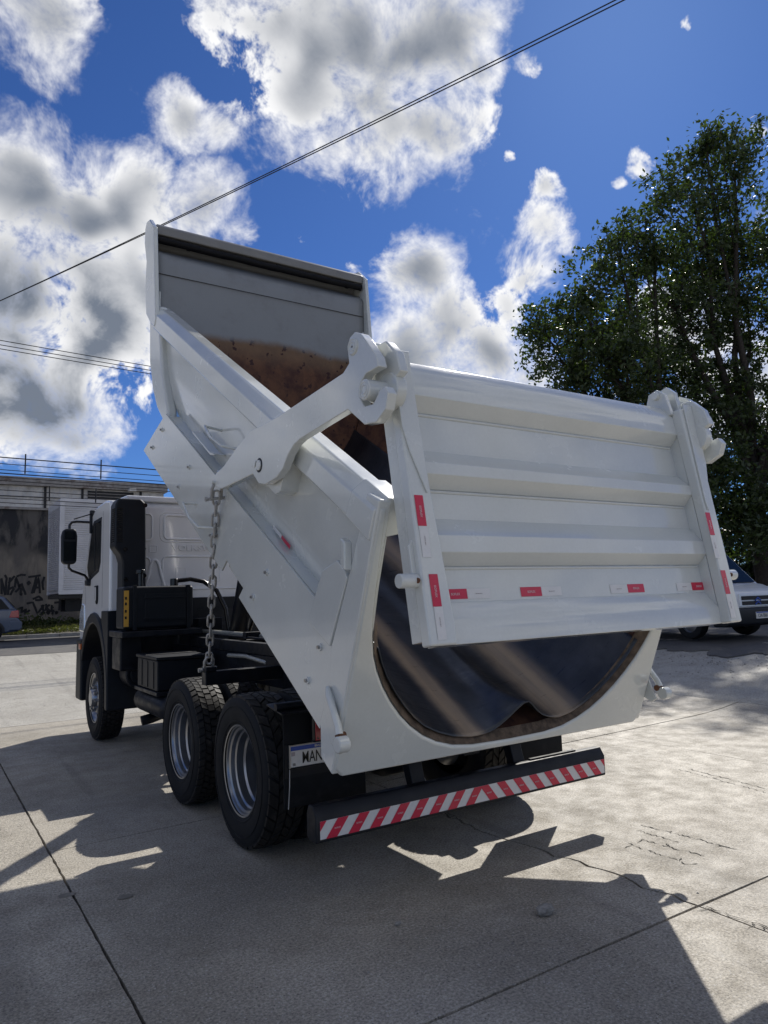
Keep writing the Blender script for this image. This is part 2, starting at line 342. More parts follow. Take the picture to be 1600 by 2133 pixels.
def tubeVF(pts, r, seg=8, closed=False, cap=True):
    pts = [Vector(p) for p in pts]; n = len(pts); V, Fc = [], []
    prev = None
    for i, p in enumerate(pts):
        a = pts[(i-1) % n] if (closed or i > 0) else p; b = pts[(i+1) % n] if (closed or i < n-1) else p
        tdir = (b-a).normalized()
        if prev is None:
            ref = Vector((0, 0, 1)) if abs(tdir.z) < .9 else Vector((1, 0, 0)); s = tdir.cross(ref).normalized()
        else: s = (prev - tdir*prev.dot(tdir)).normalized()
        prev = s; q = tdir.cross(s); ri = r[i] if isinstance(r, (list, tuple)) else r
        for k in range(seg):
            A = 2*math.pi*k/seg; V.append(p + s*(ri*math.cos(A)) + q*(ri*math.sin(A)))
    rng_ = n if closed else n-1
    for i in range(rng_):
        for k in range(seg):
            j = (i+1) % n
            Fc.append([i*seg+k, i*seg+(k+1) % seg, j*seg+(k+1) % seg, j*seg+k])
    if not closed and cap: Fc += [list(range(seg))[::-1], [(n-1)*seg+k for k in range(seg)]]
    return V, Fc
def tube(name, pts, r, mat, parent, seg=8, closed=False, **k):
    V, Fc = tubeVF(pts, r, seg, closed); return mk(name, V, Fc, mat, parent, smooth=True, sang=50, **k)
def cyl(name, p0, p1, r, mat, parent, seg=20, bevel=0.0, r1=None):
    V, Fc = tubeVF([p0, p1], [r, r1 if r1 else r], seg); o = mk(name, V, Fc, mat, parent, smooth=True, sang=40)
    if bevel: bev(o, bevel, 2, 40)
    return o
def latheVF(prof, seg=48, axis='x', close=False):
    """prof: (axial, radius) list, revolved round the x axis"""
    V, Fc = [], []; n = len(prof)
    for k in range(seg):
        A = 2*math.pi*k/seg
        for a, r in prof: V.append((a, r*math.cos(A), r*math.sin(A)))
    for k in range(seg):
        j = (k+1) % seg
        for i in range(n-1 if not close else n):
            i2 = (i+1) % n; Fc.append([k*n+i, k*n+i2, j*n+i2, j*n+i])
    return V, Fc
def text(name, s, size, mw, mat, parent, ext=0.0005, align='CENTER', xs=1.0, bold=0.0):
    cu = bpy.data.curves.new(name, 'FONT'); cu.body = s; cu.size = size; cu.extrude = ext; cu.align_x = align; cu.align_y = 'CENTER'; cu.resolution_u = 3; cu.offset = bold
    to = bpy.data.objects.new(name+'_src', cu); COL.objects.link(to)
    dg = bpy.context.evaluated_depsgraph_get(); me = bpy.data.meshes.new_from_object(to.evaluated_get(dg))
    bpy.data.objects.remove(to); bpy.data.curves.remove(cu)
    me.materials.clear(); me.materials.append(M(mat)); me.name = name
    me.transform(mw @ Matrix.Diagonal((xs, 1, 1, 1)))
    o = bpy.data.objects.new(name, me); return link(o, parent)
def frame(origin, xdir, ydir):
    x = Vector(xdir).normalized(); y = Vector(ydir).normalized(); z = x.cross(y)
    return Matrix(((x.x, y.x, z.x, origin[0]), (x.y, y.y, z.y, origin[1]), (x.z, y.z, z.z, origin[2]), (0, 0, 0, 1)))
def copyo(o, parent, mw=None):
    c = o.copy(); COL.objects.link(c); c.parent = parent
    if mw is not None: c.matrix_local = mw
    for k in ('label', 'category', 'group'):
        if k in c and parent is not None: del c[k]
    return c
def mirror_copy(o, name=None, parent=None):
    """a copy mirrored in x with its own mesh"""
    me = o.data.copy(); me.transform(Matrix.Diagonal((-1, 1, 1, 1))); me.flip_normals()
    c = o.copy(); c.data = me; COL.objects.link(c); c.parent = parent if parent is not None else o.parent
    return c

# ------------------------------------------------------------------ terrain
def S(v): v = min(max(v, 0.0), 1.0); return v*v*(3-2*v)
def terr(x, y):
    a = .65*S((y-6.5)/11.0); b = .6*S((x-5.5)/5.5)
    return a + b*(1-a/.65)
XJ = [-7.8, -5.05, -2.3, .43, 3.7, 6.6]; YJ = [-8.8, -5.6, -2.4, .85, 4.0, 6.9]
lines_x = sorted(set([-900, -300, -120, -60, -35, -22, -15, -11] + [round(-8.5+.7*i, 2) for i in range(0, 48)] + [26, 30, 38, 50, 80, 140, 320, 900] + [-7.79, -7.77, 6.57, 6.59]))
lines_y = sorted(set([-900, -300, -120, -60, -30, -18, -12] + [round(-9.2+.7*i, 2) for i in range(0, 38)] + [18, 20, 24, 30, 40, 70, 140, 320, 900] + [-8.79, -8.77, 6.87, 6.89]))
nx, ny = len(lines_x), len(lines_y)
V = []
for x in lines_x:
    for y in lines_y:
        inside = -7.78 < x < 6.58 and -8.78 < y < 6.88
        V.append((x, y, terr(x, y) - (.04 if inside else 0)))
Fc = [[i*ny+j, (i+1)*ny+j, (i+1)*ny+j+1, i*ny+j+1] for i in range(nx-1) for j in range(ny-1)]
ground = mk('ground', V, Fc, 'yard_concrete'); tag(ground, None, None, kind='structure')
for f in ground.data.polygons: f.use_smooth = True
ground.data.materials.append(M('joint_dark')); ground.data.materials.append(M('dirt'))
for f in ground.data.polygons:
    c_ = f.center
    if -7.78 < c_.x < 6.58 and -8.78 < c_.y < 6.88: f.material_index = 1
    elif c_.y > 21 or c_.x > 24: f.material_index = 2
# concrete slabs, each its own piece
jr = random.Random(3)
jag = [[jr.uniform(-1, 1) for _ in range(60)] for _ in XJ]
def xjf(i, y):
    v = XJ[i]
    if i == 3 and -2.4 < y < .8:
        q = (y+2.4)/3.2*36; k = int(q); f = q-k; a = jag[3][k % 60]*(1-f) + jag[3][(k+1) % 60]*f
        env = min(1, (y+2.4)/.15, (.8-y)/.2)
        v += env*(-.045 + .035*a) + env*.04*math.sin(y*2.1)
    return v
def yjf(j, x): return YJ[j] + (.035*x if j == 3 else 0.0)
for i in range(5):
    for j in range(5):
        nu, nv = 8, 40
        gx = .006 if 3 not in (i, i+1) else .009; gy = .007
        dz = jr.uniform(-.003, .003)
        V = []
        for a in range(nu+1):
            for b in range(nv+1):
                u, v = a/nu, b/nv
                ym = YJ[j]+(YJ[j+1]-YJ[j])*v
                xx = (xjf(i, ym)+gx)*(1-u) + (xjf(i+1, ym)-gx)*u
                yy = (yjf(j, xx)+gy)*(1-v) + (yjf(j+1, xx)-gy)*v
                if a in (0, nu): xx += jr.uniform(-.003, .003)
                if b in (0, nv): yy += jr.uniform(-.003, .003)
                V.append((xx, yy, terr(xx, yy)+dz))
        id_ = lambda a, b: a*(nv+1)+b
        Fc = [[id_(a, b), id_(a+1, b), id_(a+1, b+1), id_(a, b+1)] for a in range(nu) for b in range(nv)]
        ring = [id_(a, 0) for a in range(nu)] + [id_(nu, b) for b in range(nv)] + [id_(a, nv) for a in range(nu, 0, -1)] + [id_(0, b) for b in range(nv, 0, -1)]
        n0 = len(V)
        V += [(V[k][0], V[k][1], V[k][2]-.045) for k in ring]
        Fc += [[ring[k], ring[(k+1) % len(ring)], n0+(k+1) % len(ring), n0+k] for k in range(len(ring))]
        o = mk('concrete_slab', V, Fc, 'slab_concrete', ground)
# hairline and crocodile cracks (dark, open)
def ribbon(pts, w, z=.0035):
    V, Fc = [], []
    for k, (x, y) in enumerate(pts):
        a = Vector(pts[max(k-1, 0)]); b = Vector(pts[min(k+1, len(pts)-1)]); tdir = (b-a).normalized(); nrm = Vector((-tdir.y, tdir.x))
        ww = w*jr.uniform(.4, 1.3) if 0 < k < len(pts)-1 else w*.15
        for s in (-1, 1): V.append((x+nrm.x*ww*s/2, y+nrm.y*ww*s/2, terr(x, y)+z))
    for k in range(len(pts)-1): Fc.append([2*k, 2*k+1, 2*k+3, 2*k+2])
    return V, Fc
def jagline(p, q, n, amp):
    p, q = Vector(p), Vector(q); d = q-p; nr = Vector((-d.y, d.x)).normalized()
    return [tuple(p+d*(k/n)+nr*(jr.uniform(-amp, amp) if 0 < k < n else 0)) for k in range(n+1)]
cr = []
for (p, q, n) in (((1.30, -1.36), (1.37, -2.06), 16), ((.92, -1.55), (.9, -2.02), 12), ((1.18, -1.42), (1.2, -1.75), 9), ((1.05, -1.55), (1.1, -2.0), 10), ((2.9, -.55), (2.75, -1.5), 18), ((2.98, -.6), (2.84, -1.55), 18), ((.45, -2.42), (.5, -3.4), 14), ((.36, -.5), (.5, .4), 14)):
    ln_ = jagline(p, q, n*2, .016)
    k0 = 0
    while k0 < len(ln_)-3:
        k1 = k0+jr.randint(3, 7); cr.append(ribbon(ln_[k0:k1+1], .008)); k0 = k1 + (jr.randint(0, 1) if n < 17 else 0)
    if n > 9 and n < 17:
        for _ in range(5):
            f = jr.random(); a = Vector(p).lerp(Vector(q), f); cr.append(ribbon(jagline(a, a+Vector((jr.uniform(-.09, .09), jr.uniform(-.05, .05))), 3, .008), .007))
V, Fc = joinVF(cr); o = mk('crack_network', V, Fc, 'joint_dark', ground); o['kind'] = 'stuff'
# oil spots
for (x, y, r) in ((-2.33, -.12, .05), (-2.05, -.36, .045)):
    pts = [(x+r*jr.uniform(.7, 1.1)*math.cos(a)*1.2, y+r*jr.uniform(.7, 1.1)*math.sin(a)*.8) for a in [k*math.pi/9 for k in range(18)]]
    o = mk('oil_stain', [(px, py, .0042) for px, py in pts], [list(range(18))], 'oil_stain', ground)
# road, kerb, verge
def sheet(name, poly_fn, xs, mat, dz, ny_=6, smooth=True, kind='structure'):
    V, Fc = [], []
    for x in xs:
        y0, y1 = poly_fn(x)
        for k in range(ny_+1):
            y = y0+(y1-y0)*k/ny_; V.append((x, y, terr(x, y)+dz))
    n = ny_+1
    for i in range(len(xs)-1):
        for k in range(ny_): Fc.append([i*n+k, (i+1)*n+k, (i+1)*n+k+1, i*n+k+1])
    o = mk(name, V, Fc, mat); o['kind'] = kind
    for f in o.data.polygons: f.use_smooth = smooth
    return o
xs_road = [-300, -100, -50] + [-30+.5*i for i in range(150)] + [60, 120, 300]
er = random.Random(5); en = [er.uniform(-.12, .12) for _ in range(400)]
sheet('road', lambda x: (14.6+en[int(abs(x*2)) % 400], 21.78), xs_road, 'asphalt', .006)
for a, b, nm in ((-40, 40, 'kerb'),):
    ks = [a+1.0*i for i in range(81)]
    kb = bpy.data.objects.new('kerb', None); link(kb); tag(kb, None, None, kind='structure')
    base = None
    for x in ks:
        if -14 < x < 18:
            o = box('kerb_stone', x+.006, x+.994, 21.79, 21.92, .5, .775, 'kerb_stone', kb, .012)
def vz(x, y): return 1.05
V, Fc = [], []
xs = [-200, -60] + [-20+1.0*i for i in range(45)] + [40, 200]
for x in xs:
    for y in (21.92, 22.8, 23.8, 25, 26.8, 40): V.append((x, y, .75+.08*S((y-21.92)/2)+.03*math.sin(x*1.7+y)))
Fc = [[i*6+k, (i+1)*6+k, (i+1)*6+k+1, i*6+k+1] for i in range(len(xs)-1) for k in range(5)]
o = mk('verge', V, Fc, 'dirt', smooth=True); tag(o, None, None, kind='structure')
# asphalt area of the yard on the right, with a broken raised edge
V, Fc = [], []
ys = [-30, -14, -9] + [-6+.08*i for i in range(219)] + [11.6, 12.6, 14.3]
el = [er.uniform(-.05, .05) for _ in ys]
cols = [0, 0, .35, 1, 2.5, 5, 9, 16, 30, 70]
for q, y in enumerate(ys):
    xe = 9.0 + .9*math.sin(y*.55+1.1) + .45*math.sin(y*1.9) + .12*math.sin(y*6.1) + .07*math.sin(y*13.7) + el[q] + .12*max(y-4, 0)
    for k, c_ in enumerate(cols):
        x = xe + c_; V.append((x, y, terr(x, y) + (-.01 if k == 0 else .022 if k < 3 else .02)))
n = len(cols)
Fc = [[i*n+k, (i+1)*n+k, (i+1)*n+k+1, i*n+k+1] for i in range(len(ys)-1) for k in range(n-1)]
o = mk('asphalt_yard', V, Fc, 'asphalt', smooth=True, sang=30); tag(o, None, None, kind='structure')
# loose gravel: along the broken edge and along the road side
def gravel(name, spots, mat, label):
    tm = [(0, 0, 1), (1, 0, 0), (.2, .9, 0), (-.9, .4, 0), (-.6, -.8, 0), (.5, -.8, 0)]; tf = [[0, 1, 2], [0, 2, 3], [0, 3, 4], [0, 4, 5], [0, 5, 1]]
    V, Fc = [], []
    for x, y, s in spots:
        a = jr.uniform(0, 6.28); ca, sa = math.cos(a), math.sin(a); o = len(V); z = terr(x, y); h = jr.uniform(.5, .9)
        for (p, q, w) in tm:
            k = s*jr.uniform(.75, 1.25); V.append((x+(p*ca-q*sa)*k, y+(p*sa+q*ca)*k, z+.002+w*s*h))
        Fc += [[i+o for i in f] for f in tf]
    ob = mk(name, V, Fc, mat); tag(ob, label, 'gravel', kind='stuff'); return ob
sp = []
for _ in range(1500):
    y = jr.uniform(-4, 9); xe = 9.0 + .9*math.sin(y*.55+1.1) + .45*math.sin(y*1.9) + .12*max(y-4, 0)
    sp.append((xe - abs(jr.gauss(0, .8)), y, jr.choice([.006, .008, .012, .02])))
for _ in range(1200): sp.append((jr.uniform(-9, 6), jr.gauss(9.0, .7), jr.choice([.004, .006, .009])))
for _ in range(160): sp.append((jr.uniform(-3, 9), jr.uniform(-4, 6), jr.choice([.004, .006, .009])))
gravel('gravel', sp, 'stone', 'loose grey gravel scattered along the broken concrete and asphalt edges')
V, Fc = latheVF([(-.03, .0), (-.028, .03), (0, .05), (.025, .035), (.03, 0)], 9)
V = [(x*1.0+jr.uniform(-.008, .008), y*1.2, z*.8+jr.uniform(-.006, .006)) for x, y, z in V]
o = mk('rock', [(v[1], v[0], v[2]*.75) for v in V], Fc, 'stone'); o.location = (-.29, -1.99, .024)
tag(o, 'small pale rock lying on the shaded concrete behind the truck', 'rock')
for k, (x, y, lab) in enumerate(((-.98, -1.62, 'tiny dark pebble on the shaded concrete left of the pale rock'), (1.62, -2.72, 'tiny dark pebble on sunlit concrete near the right picture edge'), (4.4, -.9, 'dark pebble on the sunlit concrete right of the bumper shadow'))):
    c = o.copy(); COL.objects.link(c); c.location = (x, y, .01); c.scale = (.35, .3, .35); c['label'] = lab; c['category'] = 'pebble'

# ------------------------------------------------------------------ DUMP TRUCK
truck = empty('dump_truck')
tag(truck, 'white dump truck with raised half-pipe body and open tailgate in the yard', 'dump truck')
T_ = truck
TH = rad(31.5); CT, ST = math.cos(TH), math.sin(TH); OY, OZ = -1.445, .739
def B(x, s, h): return (x, OY+s*CT-h*ST, OZ+s*ST+h*CT)
KR = .177                                   # rake of the body's rear edge
def Brear(x, h, off=0.0): return B(x, KR*h+off, h)
def sfront(h): return (2.1-OY+h*ST)/CT      # the headboard stands upright when tipped
# --- half-pipe shell
half = [(-1.17, 1.33), (-1.165, 1.05), (-1.15, .80), (-1.125, .69), (-1.085, .595), (-1.03, .50), (-.96, .405), (-.88, .315), (-.79, .235), (-.69, .165), (-.58, .11), (-.45, .066), (-.30, .043), (-.15, .036), (0, .034)]
prof = half + [(-x, h) for x, h in half[-2::-1]]
def offset_prof(pr, d):
    out = []
    for i, (x, h) in enumerate(pr):
        a = pr[max(i-1, 0)]; b = pr[min(i+1, len(pr)-1)]; tx, th_ = b[0]-a[0], b[1]-a[1]; L = math.hypot(tx, th_)
        out.append((x-th_/L*d, h+tx/L*d))
    return out
inn = offset_prof(prof, .014)
NS = 14
def shell(profl, s_off0, s_off1):
    V = []
    for k in range(NS+1):
        for x, h in profl:
            s0 = KR*h+s_off0; s1 = sfront(h)+s_off1; V.append(B(x, s0+(s1-s0)*k/NS, h))
    n = len(profl); return V, [[k*n+i, k*n+i+1, (k+1)*n+i+1, (k+1)*n+i] for k in range(NS) for i in range(n-1)]
n = len(prof)
Vo, Fo = shell(prof, .04, -.0); Vi, Fi = shell(inn, .04, -.0)
V, Fc = joinVF([(Vo, Fo), (Vi, Fi)]); L0 = len(Vo)
for i in range(n-1): Fc.append([i, i+1, L0+i+1, L0+i])
for k in range(NS):
    Fc.append([k*n, (k+1)*n, L0+(k+1)*n, L0+k*n]); Fc.append([k*n+n-1, (k+1)*n+n-1, L0+(k+1)*n+n-1, L0+k*n+n-1])
body = mk('dump_body', V, Fc, 'white_paint', T_, smooth=True, sang=45)
body.data.materials.append(M('worn_inside'))
bi = set(range(L0, 2*L0))
for f in body.data.polygons:
    if all(v in bi for v in f.vertices): f.material_index = 1
# --- liner plate (dark steel) with its curled lip at the rear
lp = []
for i, (x, h) in enumerate(offset_prof(prof, .046)):
    if h < .80 and x < 0 or h < .68: lp.append((x, h))
fine = []
for a, b in zip(lp[:-1], lp[1:]):
    for q in range(4): fine.append((a[0]+(b[0]-a[0])*q/4, a[1]+(b[1]-a[1])*q/4))
fine.append(lp[-1])
girth = [0]
for a, b in zip(fine[:-1], fine[1:]): girth.append(girth[-1]+math.hypot(b[0]-a[0], b[1]-a[1]))
V, Fc, AT = [], [], []
SL = [0, .03, .06, .1, .15, .22, .3, .45, .7, 1.1, 1.6, 2.2, 2.9, 3.6, 4.2]
n = len(fine)
for s in SL:
    for (x, h), gg in zip(fine, girth):
        u = math.exp(-((x-.12)/.19)**2); u2 = math.exp(-((x-.14)/.075)**2); lift = .115*u*max(0, 1-s/.5)**1.5 + .05*u2*math.exp(-s/1.6)
        wob = .012*math.sin(gg*5)*max(0, 1-s/.3)
        V.append(B(x, KR*h+.035+s*(sfront(h)-KR*h-.06)/4.2 + .05*u*max(0, 1-s/.4), h+lift+max(0, wob))); AT.append((gg, s, 0))
Fc = [[k*n+i, k*n+i+1, (k+1)*n+i+1, (k+1)*n+i] for k in range(len(SL)-1) for i in range(n-1)]
o = mk('liner_plate', V, Fc, 'liner_steel', body, smooth=True, sang=60)
at = o.data.attributes.new('lin', 'FLOAT_VECTOR', 'POINT'); at.data.foreach_set('vector', [c_ for v in AT for c_ in v])
sm = o.modifiers.new('thick', 'SOLIDIFY'); sm.thickness = .007; sm.offset = 1
# --- rear frame with the U-shaped mouth
pin_ = [(-1.205, 1.47), (-1.185, 1.1), (-1.172, .92), (-1.155, .80), (-1.128, .69), (-1.09, .60), (-1.035, .505), (-.965, .41), (-.885, .32), (-.795, .24), (-.695, .17), (-.585, .115), (-.455, .073), (-.30, .052), (0, .046)]
pou_ = [(-1.25, 1.47), (-1.25, 1.1), (-1.25, .9), (-1.25, .72), (-1.25, .52), (-1.25, .36), (-1.25, .2), (-1.25, .05), (-1.20, .0), (-1.05, .0), (-.88, 0), (-.70, 0), (-.5, 0), (-.32, 0), (0, 0)]
pin_ += [(-x, h) for x, h in pin_[-2::-1]]; pou_ += [(-x, h) for x, h in pou_[-2::-1]]
n = len(pin_); V = []
for off in (0.0, .09):
    for x, h in pin_: V.append(Brear(x, h, off))
    for x, h in pou_: V.append(Brear(x, h, off))
Fc = []
for i in range(n-1):
    Fc += [[i, i+1, n+i+1, n+i], [2*n+i, 2*n+i+1, 3*n+i+1, 3*n+i], [i, i+1, 2*n+i+1, 2*n+i], [n+i, n+i+1, 3*n+i+1, 3*n+i]]
Fc += [[0, n, 3*n, 2*n], [n-1, 2*n-1, 4*n-1, 3*n-1]]
mk('rear_frame', V, Fc, 'white_paint', body, bevel=.02, seg=3)
# rusty lip between liner and mouth
V, Fc = [], []
for k, (x, h) in enumerate(pin_[3:-3]):
    V += [Brear(x*.995, h+.002, .012), Brear(x*.955, h+.034, .07)]
Fc = [[2*k, 2*k+1, 2*k+3, 2*k+2] for k in range(len(pin_[3:-3])-1)]
mk('worn_lip', V, Fc, 'worn_steel', body)
def bprism(name, poly, x0, x1, mat='white_paint', parent=None, bevel=.006, **k):
    return prism(name, poly, x0, x1, mat, parent or body, bevel, mp=B, **k)
for sgn in (-1, 1):
    def X(v): return sgn*v
    # rear post with its wider side plate
    bprism('rear_post', [(.012, .02), (.272, 1.505), (.40, 1.49), (.385, 1.30), (.36, 1.0), (.345, .60), (.262, .42), (.258, .19), (.155, .018)], X(1.259), X(1.18), bevel=.012)
    bprism('corner_gusset', [(.62, .92), (.63, .585), (.35, .605), (.36, 1.02), (.40, 1.04), (.50, 1.05)], X(1.265), X(1.20))
    bprism('latch_bracket', [(.40, 1.07), (.345, 1.07), (.42, 1.20), (.475, 1.20)], X(1.30), X(1.25), bevel=.01)
    # skirt
    bprism('skirt_panel', [(4.60, .115), (4.05, .69), (.60, .732), (.30, .61), (.248, .42), (.248, .135), (1.63, .15), (1.587, .262), (1.968, .262), (2.02, .146)], X(1.251), X(1.236), bevel=.002)
    bprism('skirt_flange', [(1.99, .262), (1.60, .262), (1.60, .20), (1.99, .20)], X(1.20), X(1.215), bevel=.002)
    bprism('skirt_backing', [(4.02, .60), (4.02, .683), (.62, .724), (.62, .64)], X(1.11), X(1.224), 'white_paint', bevel=.002)
    # top rail, front end cut to the headboard
    rp = [(1.258, 1.295), (1.258, 1.435), (1.205, 1.50), (1.09, 1.50), (1.09, 1.34), (1.165, 1.275)]
    s0 = .36
    V = [B(X(x), s0, h) for x, h in rp] + [B(X(x), sfront(h)-.03, h) for x, h in rp]
    nn = len(rp)
    mk('top_rail', V, [list(range(nn)), list(range(nn, 2*nn))] + [[i, (i+1) % nn, nn+(i+1) % nn, nn+i] for i in range(nn)], 'white_paint', body, bevel=.014, seg=3)
    V = [B(X(x), .255+.02*(h > 1.4), h) for x, h in ((1.27, 1.285), (1.27, 1.445), (1.21, 1.515), (1.075, 1.515), (1.075, 1.33))] + [B(X(x), .53, h) for x, h in ((1.27, 1.30), (1.27, 1.445), (1.21, 1.515), (1.075, 1.515), (1.075, 1.33))]
    mk('rail_end_cap', V, [[0, 1, 2, 3, 4], [5, 6, 7, 8, 9]] + [[i, (i+1) % 5, 5+(i+1) % 5, 5+i] for i in range(5)], 'white_paint', body, bevel=.01)
    # arm pivot bracket under the rail
    bprism('pivot_bracket', [(1.30, 1.29), (1.30, 1.10), (1.36, 1.05), (1.50, 1.05), (1.55, 1.29)], X(1.285), X(1.16), bevel=.006)
    # skirt bolts
    for (s, h) in ((4.07, .524), (4.293, .262), (3.123, .527), (3.292, .274), (2.335, .281), (1.288, .539), (1.406, .287), (.45, .532), (.486, .283)):
        o = cyl('bolt', B(X(1.25), s, h), B(X(1.262), s, h), .021, 'white_paint', body, 12)
        cyl('bolt_head', B(X(1.2625), s, h), B(X(1.274), s, h), .011, 'bare_steel', body, 6)
    # climbing rungs
    tube('rung', [B(X(1.16), 2.79, .98), B(X(1.30), 2.79, 1.0), B(X(1.30), 2.62, .97), B(X(1.30), 2.36, 1.0), B(X(1.16), 2.30, 1.0)], .011, 'white_paint', body, 8)
    tube('rung', [B(X(1.245), 2.80, .335), B(X(1.36), 2.80, .335), B(X(1.36), 2.60, .30), B(X(1.36), 2.36, .335), B(X(1.245), 2.30, .36)], .010, 'white_paint', body, 8)
    bprism('step_bracket', [(3.22, .80), (2.70, .80), (2.62, .83), (2.62, .84), (2.72, .815), (3.22, .812)], X(1.16), X(1.25), bevel=.002)
    tube('rod_hook', [B(X(1.16), 2.36, .78), B(X(1.29), 2.36, .80), B(X(1.29), 2.27, .80)], .010, 'white_paint', body, 8)
    # tailgate latch hook at the foot of the post
    tube('latch_lever', [B(X(1.275), .245, .42), B(X(1.285), .20, .40), B(X(1.295), .03, .335), B(X(1.298), -.005, .31)], [.012, .020, .020, .022], 'white_paint', body, 10)
    bprism('latch_plate', [(.24, .30), (.245, .42), (.18, .40), (.0, .26), (-.04, .235), (-.02, .19), (.08, .18)], X(1.275), X(1.258), bevel=.005)
    cyl('latch_hook', B(X(1.27), -.055, .29), B(X(1.335), -.055, .29), .042, 'white_paint', body, 20, .008)
    cyl('latch_pin', B(X(1.262), -.005, .30), B(X(1.31), -.005, .30), .020, 'weld_rust', body, 12)
    # reflective strips on the wall just above the skirt
    for s in (1.25,):
        for q, mt in ((0, 'red_film'), (.151, 'white_film')):
            V = [B(X(1.1545), s+q, .728), B(X(1.1515), s+q+.15, .728), B(X(1.1525), s+q+.15, .752), B(X(1.1525), s+q, .752)]
            mk('reflective_sticker', V, [[0, 1, 2, 3]], mt, body)
    # front ear and lower front pillar
    ear = [(2.19, 5.612), (2.30, 5.635), (2.36, 5.58), (2.375, 5.417), (2.30, 5.20), (2.344, 4.933), (2.299, 4.633), (2.12, 4.47), (2.0, 4.40), (1.95, 4.46), (2.03, 5.46)]
    prism('headboard_ear', ear, X(1.266), X(1.222), 'white_paint', body, .012)
    prism('front_pillar', [(2.326, 4.62), (2.316, 4.134), (2.20, 3.82), (2.05, 3.60), (1.841, 3.42), (1.66, 3.32), (1.68, 3.50), (1.85, 3.85), (1.94, 4.30), (1.97, 4.62)], X(1.225), X(1.13), 'white_paint', body, .03, seg=3)
    prism('corner_tab', [(2.06, 4.55), (2.05, 4.80), (2.085, 4.80), (2.085, 4.55)], X(1.20), X(1.185), 'white_paint', body, .004)
# headboard: slightly bulged plate, curved into the floor
V, Fc = [], []
hz = [(4.2, .034), ] 
def fl_at(x):
    for (a, b) in zip(inn[:-1], inn[1:]):
        if a[0] <= x <= b[0]: return a[1]+(b[1]-a[1])*(x-a[0])/(b[0]-a[0]+1e-9)
    return 1.3
xs = [-1.215+2.43*i/30 for i in range(31)]; NZ = 22
for x in xs:
    h0 = fl_at(max(min(x, 1.15), -1.15)); zlow = OZ + sfront(h0)*ST + h0*CT
    for k in range(NZ+1):
        z = zlow-.03+(5.29-zlow+.03)*k/NZ; f = k/NZ
        y = 2.075 + .03*math.cos(x/1.215*1.57)*math.sin(f*3.14) + (0.10*(f-.94)/.06 if f > .94 else 0)
        V.append((x, y, z))
Fc = [[i*(NZ+1)+k, (i+1)*(NZ+1)+k, (i+1)*(NZ+1)+k+1, i*(NZ+1)+k+1] for i in range(30) for k in range(NZ)]
hb = mk('headboard', V, Fc, 'worn_inside', body, smooth=True, sang=60)
sm = hb.modifiers.new('thick', 'SOLIDIFY'); sm.thickness = .05; sm.offset = -1
box('headboard_seam', -1.2, 1.2, 2.066, 2.072, 4.992, 4.998, 'joint_dark', body)
# visor flange over the tarp roll
V, Fc = [], []
fp = [(2.075, 5.415), (2.07, 5.50), (2.10, 5.535), (2.30, 5.49), (2.345, 5.38), (2.30, 5.25), (2.18, 5.23), (2.18, 5.255), (2.27, 5.30), (2.29, 5.38), (2.25, 5.42)]
prism('visor', fp, -1.221, 1.221, 'grey_paint', body, .012)
tp = [(-1.2+2.4*i/24, 2.10+.003*math.sin(i*1.3), 5.368+.002*math.sin(i*.9)-.006*math.sin(i/24*3.14)) for i in range(25)]
tube('tarp_roll', tp, [.037+.0015*math.sin(i*2.1) for i in range(25)], 'tarp_black', body, 14)
for x in (-.9, 0.1, 1.0): cyl('tarp_strap', (x, 2.10, 5.365), (x+.03, 2.10, 5.365), .042, 'tarp_black', body, 14)
# underside beams of the body
for x in (-.43, .43): bprism('body_beam', [(.15, -.12), (.15, .012), (4.0, .012), (4.0, -.12)], x-.05, x+.05, 'chassis_black')
for s in (.6, 1.3, 2.0, 2.7, 3.4): bprism('cross_bearer', [(s-.05, -.07), (s-.05, .026), (s+.05, .026), (s+.05, -.07)], -.36, .36, 'chassis_black')

# ------------------------------------------------------------------ tailgate
g0 = Vector((0, -2.316, 1.469)); gu = Vector((0, .163, .987)).normalized(); gn_ = Vector((0, -gu.z, gu.y))
def G(x, n, v): p = g0+gu*v+gn_*n; return (x, p.y, p.z)
gate = box('tailgate', -1.1, 1.12, -.185, -.14, .03, 1.42, 'white_paint', T_, .004, mp=G)
def rib(poly): return prism('rib', poly, -1.10, 1.105, 'white_paint', gate, .004, mp=G, seg=2)
rib([(-.23, 1.475), (-.12, 1.475), (-.065, 1.385), (-.065, 1.265), (-.139, 1.20), (-.23, 1.20)])
rib([(-.139, .995), (-.065, .905), (-.065, .845), (-.139, .785)])
rib([(-.139, .635), (-.065, .53), (-.065, .447), (-.139, .39)])
rib([(-.139, .215), (-.065, .105), (-.065, .004), (-.185, .004), (-.185, .028), (-.139, .028)])
for v_ in (1.19, .776, .381): cyl('weld_bead', G(-1.06, -.138, v_), G(1.08, -.138, v_), .008, 'white_paint', gate, 8)
